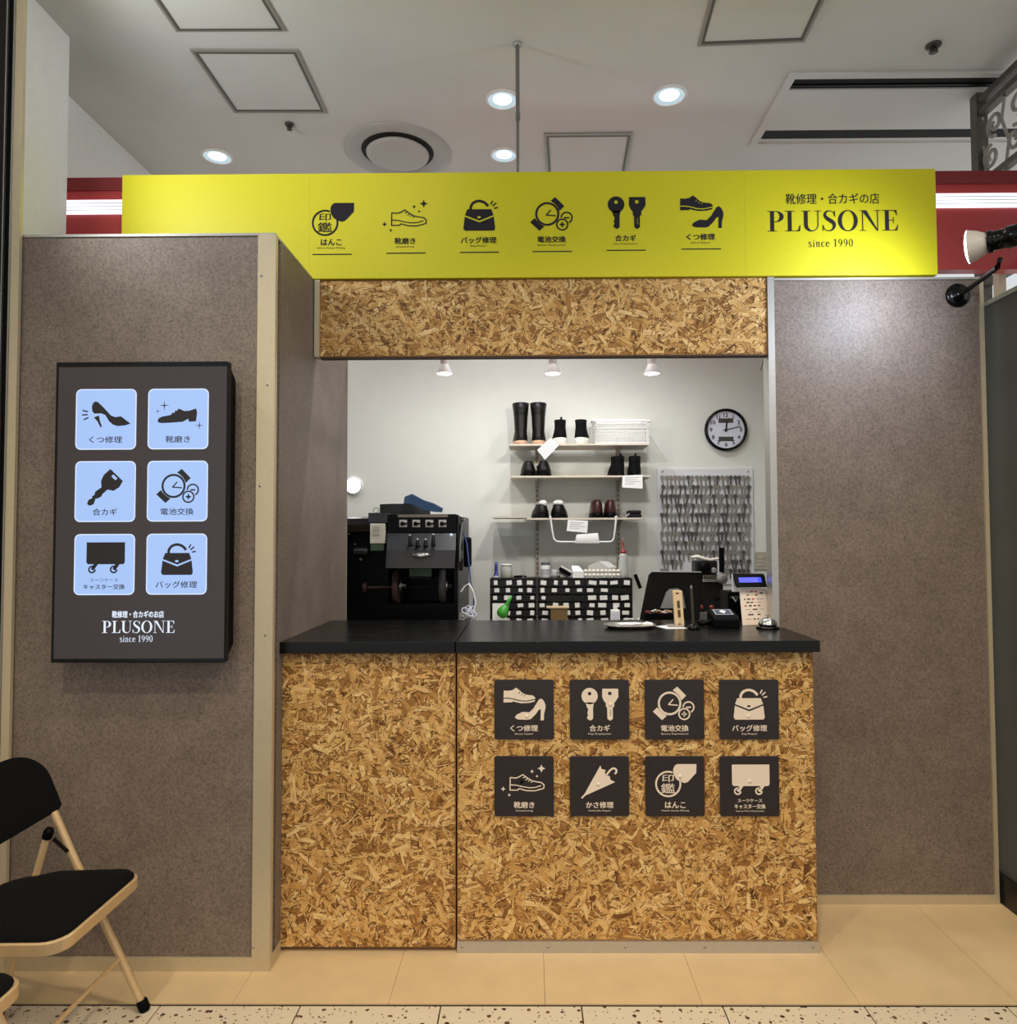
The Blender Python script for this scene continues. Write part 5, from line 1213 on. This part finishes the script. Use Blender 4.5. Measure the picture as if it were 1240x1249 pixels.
a = flat(817, 766.5, ZC); m = MB().box(a.x, a.x + .06, c.y - .02, c.y + .05, ZC + .0018, ZC + .007).build('foot_plate', mat('foot_grey', (150, 144, 134), .5), st)
c = flat(845.5, 767.5, ZC)
pn = thing('counter_pen', (c.x, c.y, ZC), 'black pen standing in a round glossy counter base', 'pen')
MB().lathe((c.x, c.y, ZC + .0003), (0, 0, 1), ((0, 0), (.024, 0), (.025, .004), (.022, .012), (.012, .019), (.008, .022)), 28).build('weighted_base', GLOSSB, pn)
tp = at(842.5, 714, c.y); MB().cyl((c.x, c.y, ZC + .0215), (tp.x + .001, tp.y, tp.z - .012), .0052, .0055, 14).build('pen_barrel', mat('pen_olive', (62, 58, 44), .35), pn)
MB().cyl((tp.x + .001, tp.y, tp.z - .0118), (tp.x, tp.y, tp.z), .0050, .0042, 14).build('pen_end', STEEL, pn)
c = flat(886, 766, ZC)
cd = thing('card_terminal', (c.x, c.y + .05, ZC), 'black card payment terminal with small grey screen on the worktop', 'card reader')
Y0 = c.y; a = at(871, 766, Y0); b = at(902, 750, Y0)
F = Fr((0, 0, 0), (0, 1, 0), (0, 0, 1))
MB().slab(F, [(Y0, ZC + .0004), (Y0 + .12, ZC + .0004), (Y0 + .12, b.z + .012), (Y0 + .10, b.z + .013), (Y0 + .01, b.z - .010), (Y0, b.z - .018)], a.x, b.x).build('body', BLACK, cd, bevel=.004)
Ft = Fr((a.x, Y0 + .01, b.z - .0088), (b.x - a.x, 0, 0), (0, .09, .023))
w_ = MB().fill(Ft, rect(.14, .86, .25, .92), z=.0006).build('display_frame', mat('frame_silver', (180, 184, 190), .35, .4), cd)
MB().fill(Ft, rect(.20, .80, .33, .84), z=.0010).build('display', mat('terminal_screen', (74, 84, 100), .15), w_)
MB().add([Ft(.5, .84, .0013), Ft(.36, .64, .0013), Ft(.5, .40, .0013), Ft(.64, .64, .0013)], [(0, 1, 2, 3)]).build('tap_mark', PAPER, w_)
MB().tube([(a.x + .002, Y0 + .06, ZC + .02), (a.x - .03, Y0 + .05, ZC + .010), (a.x - .035, Y0 + .11, ZC + .012), (a.x - .01, Y0 + .16, ZC + .008)], .009, 8).build('cable', BLACK, cd)

# customer display and payment card
YC = 2.99
c = at(919, 764, YC)
dp = thing('customer_display', (c.x, YC + .03, ZC), 'customer display with glowing blue window on a white pole', 'display')
a = at(897, 716.5, YC - .01); b = at(934.5, 701.5, YC + .015)
q = [at(898, 717, YC - .01), at(935.5, 716.5, YC - .01), at(932.5, 701.5, YC + .015), at(894.5, 701.5, YC + .015)]
m = MB().add(q + [p + Vector((0, .02, .006)) for p in q], [(0, 1, 2, 3), (7, 6, 5, 4), (0, 4, 5, 1), (1, 5, 6, 2), (2, 6, 7, 3), (3, 7, 4, 0)]); m.build('head', BLACK, dp, bevel=.0025)
Ft = Fr(q[0], q[1] - q[0], q[3] - q[0])
MB().fill(Ft, rect(.13, .87, .40, .80), z=.0012).build('lcd_window', mat('lcd_blue', (40, 66, 250), .3, emit=1.1), dp)
m = MB(); bx(m, 893.5, 900, 700.5, 722, YC + .045, .02); m.build('pole_cap', WPLAS, dp, bevel=.002)
m = MB(); bx(m, 908, 924, 717, 760, YC + .062, .02, ZC + .0005); m.build('pole', WPLAS, dp)
MB().tube([at(924, 724, YC + .07), at(936, 733, YC + .05), at(944, 741, YC + .05), at(943, 750, YC + .05), at(938, 758, YC + .06), (at(938, 758, YC + .06).x, YC + .06, ZC + .004)], .0028, 8).build('white_cable', WPLAS, dp)
pcard = thing('payment_card', (c.x, YC, ZC), 'cream card of small payment marks leaning below the blue customer display', 'card')
q = [at(905.5, 765, YC - .012), at(937.5, 764, YC - .012), at(934, 717.5, YC + .022), at(901.5, 717.8, YC + .022)]
dz = ZC + .0004 - min(q[0].z, q[1].z)
for k in (0, 1): q[k].z += dz
m = MB().add(q + [p + Vector((0, .0035, 0)) for p in q], [(0, 1, 2, 3), (7, 6, 5, 4), (0, 4, 5, 1), (1, 5, 6, 2), (2, 6, 7, 3), (3, 7, 4, 0)]); m.build('card_sheet', mat('cream_card', (250, 232, 214), .5), pcard)
Ft = Fr(q[0], q[1] - q[0], q[3] - q[0])
marks = {'dark_mark': [], 'red_mark': [], 'grey_mark': []}
r = random.Random(2)
rows = ((.90, ((.22, .34, 'grey_mark'), (.38, .52, 'red_mark'), (.56, .66, 'red_mark'))), (.86, ((.76, .88, 'dark_mark'),)), (.81, ((.26, .34, 'dark_mark'), (.42, .5, 'grey_mark'), (.56, .68, 'red_mark'))),
        (.70, ((.14, .2, 'dark_mark'), (.26, .38, 'dark_mark'), (.44, .54, 'red_mark'), (.60, .88, 'grey_mark'))), (.61, ((.22, .34, 'dark_mark'), (.38, .48, 'dark_mark'), (.54, .60, 'grey_mark'), (.66, .80, 'grey_mark'))),
        (.52, ((.14, .22, 'red_mark'), (.30, .42, 'dark_mark'), (.48, .58, 'dark_mark'), (.64, .74, 'red_mark'), (.84, .87, 'grey_mark'))), (.42, ((.14, .34, 'grey_mark'), (.44, .62, 'dark_mark'), (.70, .86, 'grey_mark'))),
        (.35, ((.28, .42, 'grey_mark'), (.52, .7, 'grey_mark'))), (.28, ((.24, .46, 'dark_mark'), (.60, .72, 'dark_mark'))), (.16, ((.16, .36, 'grey_mark'), (.44, .52, 'dark_mark'), (.58, .64, 'dark_mark'))))
for y, cells in rows:
    for x0, x1, k in cells:
        marks[k].append(rect(x0, x1, y - .018, y + .018) if k != 'grey_mark' else rect(x0, x1, y - .006, y + .006))
for k, col in (('dark_mark', (70, 58, 60)), ('red_mark', (170, 66, 60)), ('grey_mark', (150, 132, 124))):
    m = MB()
    for p in marks[k]: m.fill(Ft, p, z=.0008)
    m.build('logo_print', mat(k, col, .6), pcard)
c = flat(936, 766.5, ZC)
bl_ = thing('service_bell', (c.x, c.y, ZC), 'chrome counter bell on a black foot near the worktop end', 'bell')
MB().lathe((c.x, c.y, ZC + .0004), (0, 0, 1), ((0, 0), (.044, 0), (.046, .003), (.040, .009), (.030, .011)), 30).build('bell_foot', GLOSSB, bl_)
MB().lathe((c.x, c.y, ZC + .0004), (0, 0, 1), ((.034, .013), (.037, .014), (.036, .020), (.031, .031), (.020, .040), (.008, .0435), (0, .044)), 32).build('bell_dome', CHROME, bl_)
MB().lathe((c.x, c.y, ZC + .0004), (0, 0, 1), ((.004, .0438), (.004, .050), (.008, .051), (.008, .055), (0, .056)), 14).build('push_button', CHROME, bl_)

# ------------------------------------------------------------------ shoe finishing machine
YM0 = 3.74
fm = thing('finishing_machine', (-.78, 4.0, 0), 'large black shoe finishing machine with grinding wheels and switches, behind the counter', 'machine')
MBK = mat('machine_enamel', (5, 5, 6), .35, noise=.1, spec=.16); HOOD = mat('hood_grey', (31, 33, 38), .42, .1, noise=.06, spec=.3)
xl = -1.32; xr = at(556, 690, YM0).x; zt_ = at(500, 627, YM0).z
x_m = at(471, 690, YM0).x
MB().box(xl, xr + .008, 4.02, 4.42, 0, zt_ - .006).build('back_body', MBK, fm)
MB().box(xl, xr + .008, YM0 + .03, 4.0195, 0, at(500, 737, YM0).z).build('lower_body', MBK, fm)
MB().box(xr - .012, xr + .008, YM0 + .03, 4.0195, at(500, 737, YM0).z + .0005, zt_ - .004).build('side_panel', MBK, fm)
m = MB(); bx(m, 472, 556, 627, 650, YM0, .27); pan = m.build('control_panel', MBK, fm, bevel=.003)
m = MB(); bx(m, 485, 546, 627.4, 631, YM0 - .0015, .0012); m.build('name_strip', mat('strip_taupe', (120, 110, 100), .5), pan)
for px in (491.5, 507.5, 523.5, 539.5):
    m = MB(); bx(m, px - 4.6, px + 4.6, 634, 643, YM0 - .004, .0035); sw_ = m.build('selector_plate', mat('plate_grey', (176, 174, 168), .4), pan)
    p = at(px - .5, 638.6, YM0); MB().lathe((p.x, YM0 - .0045, p.z), (0, -1, 0), ((.011, 0), (.010, .012), (0, .013)), 16).obox((p.x + .013, YM0 - .011, p.z), Vector((1, 0, 0)), Vector((0, 1, 0)), Vector((0, 0, 1)), .010, .005, .004).build('selector_knob', BLACK, sw_)
# hood
q = [at(472, 650.4, YM0 - .002), at(556, 650.4, YM0 - .002), at(555.5, 671, YM0 - .07), at(471.5, 671, YM0 - .07), at(470, 693, YM0 - .10), at(554, 693, YM0 - .10)]
m = MB(); bk = [p + Vector((0, .012, .004)) for p in q]
m.add(q + bk, [(3, 2, 1, 0), (4, 5, 2, 3), (6, 7, 8, 9), (9, 8, 11, 10), (0, 1, 7, 6), (4, 10, 11, 5), (0, 6, 9, 3), (3, 9, 10, 4), (1, 2, 8, 7), (2, 5, 11, 8)])
hood = m.build('hood_flap', HOOD, fm)
for px, y0, y1 in ((500, 654, 666), (509, 659, 667), (519, 659, 667), (528.5, 653, 666)):
    a = at(px, y0, YM0 - .05); b = at(px + (1 if px < 515 else 0), y1, YM0 - .085)
    l_ = MB().tube([a, (a + b) / 2 + Vector((0, -.01, 0)), b], [.007, .009, .012], 10).build('lever', BLACK, hood)
    MB().lathe(a, (0, -.5, 1), ((.007, 0), (.008, .004), (.006, .008), (0, .009)), 12).build('lever_tip', STEEL, l_)
a = at(502.5, 677, YM0 - .085); b = at(524.5, 677, YM0 - .085)
MB().loft([[(a.x + (b.x - a.x) * (.5 + .5 * k * math.cos(t)), a.y - dy + .012 * (1), a.z + .0135 * k * math.sin(t)) for t in [2 * PI * i / 28 for i in range(28)]] for k, dy in ((1, .0), (1, .012), (.8, .018), (.4, .02))]).build('pull_handle', CHROME, hood)
p = at(550, 653, YM0 - .012); MB().lathe(p, (0, -1, .2), ((.009, 0), (.009, .003), (0, .004)), 16).build('round_badge', mat('badge_blue', (206, 224, 250), .3), hood)
# wheels
for px, rwid, col, nm in ((484.5, .030, (56, 36, 32), 'brown'), (540.5, .032, (50, 48, 47), 'grey')):
    a = at(px, 715, YM0 + .08); wh = MB().lathe((a.x - rwid / 2, a.y, a.z), (1, 0, 0), ((.02, 0), (.085, 0), (.09, .003), (.09, rwid - .003), (.085, rwid), (.02, rwid)), 36).build('grinding_wheel', mat('wheel_' + nm, col, .7, noise=.15), fm)
    MB().lathe((a.x + rwid / 2 + .0005, a.y, a.z), (1, 0, 0), ((.03, 0), (.03, .008), (.012, .012), (.012, .03), (0, .03)), 20).build('hub', STEEL, wh)
a = at(448, 717, YM0 + .08); b = at(482, 716, YM0 + .08); MB().cyl(a, b, .008).cyl(a - Vector((.02, 0, 0)), a, .03).build('brush_shaft', mat('shaft_brown', (52, 34, 30), .5), fm)
a = at(498, 716, YM0 + .08); b = at(538, 716, YM0 + .08); MB().cyl(a, b, .006).build('wheel_axle', DKMETAL, fm)
m = MB(); bx(m, 499, 526, 693.5, 703, YM0 + .06, .008); m.build('safety_plate', mat('plate_green', (70, 96, 64), .5), fm)
m = MB(); bx(m, 499, 526, 703.4, 706, YM0 + .09, .19); m.build('plate_bracket', MBK, fm)
# left cabinet of the machine
m = MB(); a = at(423, 700, YM0 - .04); b = at(470, 632, YM0 - .04); m.box(-1.30, x_m - .006, YM0 + .08, 4.0195, at(500, 737, YM0).z + .0005, zt_ - .012); m.build('side_cabinet', MBK, fm)
MB().slab(Fr((0, 0, 0), (0, 1, 0), (0, 0, 1)), [(YM0 + .0795, zt_ - .10), (YM0 + .02, zt_ - .09), (YM0 - .01, zt_ - .055), (YM0 + .005, zt_ - .022), (YM0 + .0795, zt_ - .012)], -1.30, x_m - .030).build('curved_cover', GLOSSB, fm)
m = MB(); bx(m, 449, 472, 625.5, 637.5, YM0 - .012, .09); m.build('cap_block', mat('cap_grey', (50, 50, 56), .4), fm)
m = MB(); bx(m, 451, 469, 638.6, 663, YM0 - .02, .05); sb = m.build('switch_box', mat('switch_beige', (198, 194, 180), .4), fm, bevel=.003)
for y in (642, 648): m = MB(); bx(m, 454.5, 463, y, y + 4.6, YM0 - .024, .0035); m.build('push_button', mat('button_beige', (176, 172, 158), .4), sb)
m = MB(); bx(m, 451.5, 468, 663.4, 672, YM0 - .018, .048); m.build('green_box', mat('box_green', (54, 76, 50), .5), fm, bevel=.003)
m = MB(); a = at(432, 672, YM0 + .05); m.lathe(a, (1, 0, 0), ((0, 0), (.018, 0), (.02, .01), (.02, .07), (.018, .075), (0, .075)), 18); m.build('motor_drum', mat('drum_dark', (36, 36, 38), .35), fm)
for px, py, r_ in ((425.5, 651, .006), (440, 682, .008), (433, 664, .004)):
    a = at(px, py, YM0 + .078); MB().lathe((a.x, YM0 + .0795, a.z), (0, -1, 0), ((r_, 0), (r_, .004), (0, .006)), 12).build('bolt', STEEL, fm)
a = at(458.5, 622.5, YM0 + .06); MB().tube([(a.x + .014 * math.cos(t), a.y, a.z + .014 * math.sin(t)) for t in [2 * PI * i / 20 for i in range(20)]], .0028, 7, closed=True).build('lifting_ring', STEEL, fm)
MB().cyl((a.x, a.y, zt_ - .012), (a.x, a.y, a.z - .0125), .005).build('ring_shank', STEEL, fm)
# fittings on the machine's right side
p = at(564, 634, YM0 + .1); MB().lathe(p, (0, -1, 0), ((.012, .03), (.014, .0), (.012, -.004), (0, -.005)), 16).build('air_valve', STEEL, fm)
MB().tube([at(559, 629, YM0 + .12), at(564, 631, YM0 + .12), at(563, 640, YM0 + .12), at(561, 660, YM0 + .12), at(560, 685, YM0 + .12)], .008, 8).build('air_pipe', STEEL, fm)
for y0, y1 in ((640, 650), (662, 672), (682, 696)):
    a = at(562, y0, YM0 + .14); b = at(561.5, y1, YM0 + .14); MB().cyl(a, b, .012, n=12).build('pipe_joint', DKMETAL, fm)
m = MB(); bx(m, 565, 574, 655, 692, YM0 + .2, .07); m.build('filter_bowl', BLACK, fm, bevel=.012)
# cables
m = MB(); m.tube([at(x, y, YM0 + .13) for x, y in ((565, 650), (569, 662), (572, 690), (574, 712), (578, 728), (577, 745), (572, 757))], .0042, 8); o = m.build('blue_cable', mat('cable_blue', (62, 82, 140), .4)); tag(o, 'blue cable running down the side of the finishing machine', 'cable')
m = MB(); m.tube([at(x, y, YM0 + .10) for x, y in ((562, 722), (567, 715), (572, 712), (577, 722), (580, 735), (577, 750), (570, 753), (566, 757))], .0045, 8); o = m.build('white_cable', WPLAS); tag(o, 'white looped cable hanging beside the finishing machine', 'cable')
cc = at(572.5, 748, YM0 + .09); m = MB(); pts = []
for k in range(90):
    a = k * .42; rr_ = .020 + .010 * math.sin(k * .9); pts.append((cc.x + .012 * math.sin(k * .13) + rr_ * math.cos(a), cc.y + .02 * math.cos(k * .23), cc.z + .012 * math.cos(k * .17) + rr_ * math.sin(a)))
m.tube(pts, .0036, 6); o = m.build('coiled_cable', mat('cable_pale', (206, 210, 226), .4)); tag(o, 'tangled pale coiled cable at the foot of the white looped cable', 'cable')
rl_ = thing('plug_socket', (at(564, 751, YM0 + .03).x, YM0 + .05, at(564, 751, YM0).z), 'round grey plug among the tangled cables beside the finishing machine', 'plug')
p = at(564, 752, YM0 + .06); MB().lathe(p, (0, -1, 0), ((.020, -.03), (.022, 0), (.018, .006), (.015, .002), (.008, .002), (.006, .008), (0, .009)), 20).build('plug_body', GREYP, rl_)
# belts on top of the machine
zt2 = zt_ + .0008
def belt(name, cxp, hx_, hy_, Yc, hgt, rz, tilt, mat_, label):
    c = at(cxp, 620, Yc); m = MB(); n = 44; secs = []
    for i in range(n):
        t = 2 * PI * i / n; x = hx_ * math.cos(t); y = hy_ * math.sin(t); nx, ny = math.cos(t) * hy_, math.sin(t) * hx_; l = math.hypot(nx, ny); nx /= l; ny /= l
        X = lambda s_: (c.x + (x + s_ * nx) * math.cos(rz) - (y + s_ * ny) * math.sin(rz), c.y + (x + s_ * nx) * math.sin(rz) + (y + s_ * ny) * math.cos(rz))
        z0 = tilt(x / hx_)
        (a, b), (d, e) = X(0), X(-.002)
        secs.append([(a, b, z0), (a, b, z0 + hgt), (d, e, z0 + hgt), (d, e, z0)])
    vs = [p for q in secs for p in q]; fs = [(4 * i + j, 4 * ((i + 1) % n) + j, 4 * ((i + 1) % n) + (j + 1) % 4, 4 * i + (j + 1) % 4) for i in range(n) for j in range(4)]
    m.add(vs, fs, False); o = m.build(name, mat_); tag(o, label, 'belt')
belt('sanding_belt', 494, .145, .10, 4.15, .074, 0, lambda u: zt2 - .006, mat('belt_black', (34, 34, 34), .8, noise=.1), 'black sanding belt loop lying on the finishing machine')
# folded blue belt
m = MB(); P2 = [at(492, 609, 3.98), at(500, 607, 3.98), at(515, 614.5, 3.97), at(527, 618, 3.96), at(538, 622, 3.95)]
hw = (.024, .032, .030, .027, .012); vs = []
for p, h in zip(P2, hw):
    vs += [p + Vector((0, 0, -h)), p + Vector((.006, .0, h * .6)), p + Vector((.006, .035, h * .6 + .004)), p + Vector((0, .035, -h))]
m.add(vs, [(4 * i + j, 4 * i + (j + 1) % 4, 4 * i + 4 + (j + 1) % 4, 4 * i + 4 + j) for i in range(4) for j in range(4)] + [(3, 2, 1, 0), (16, 17, 18, 19)])
o = m.build('folded_belt', mat('belt_blue', (38, 66, 98), .75, noise=.1)); tag(o, 'folded dark blue sanding belt lying over the black belt loop', 'belt')
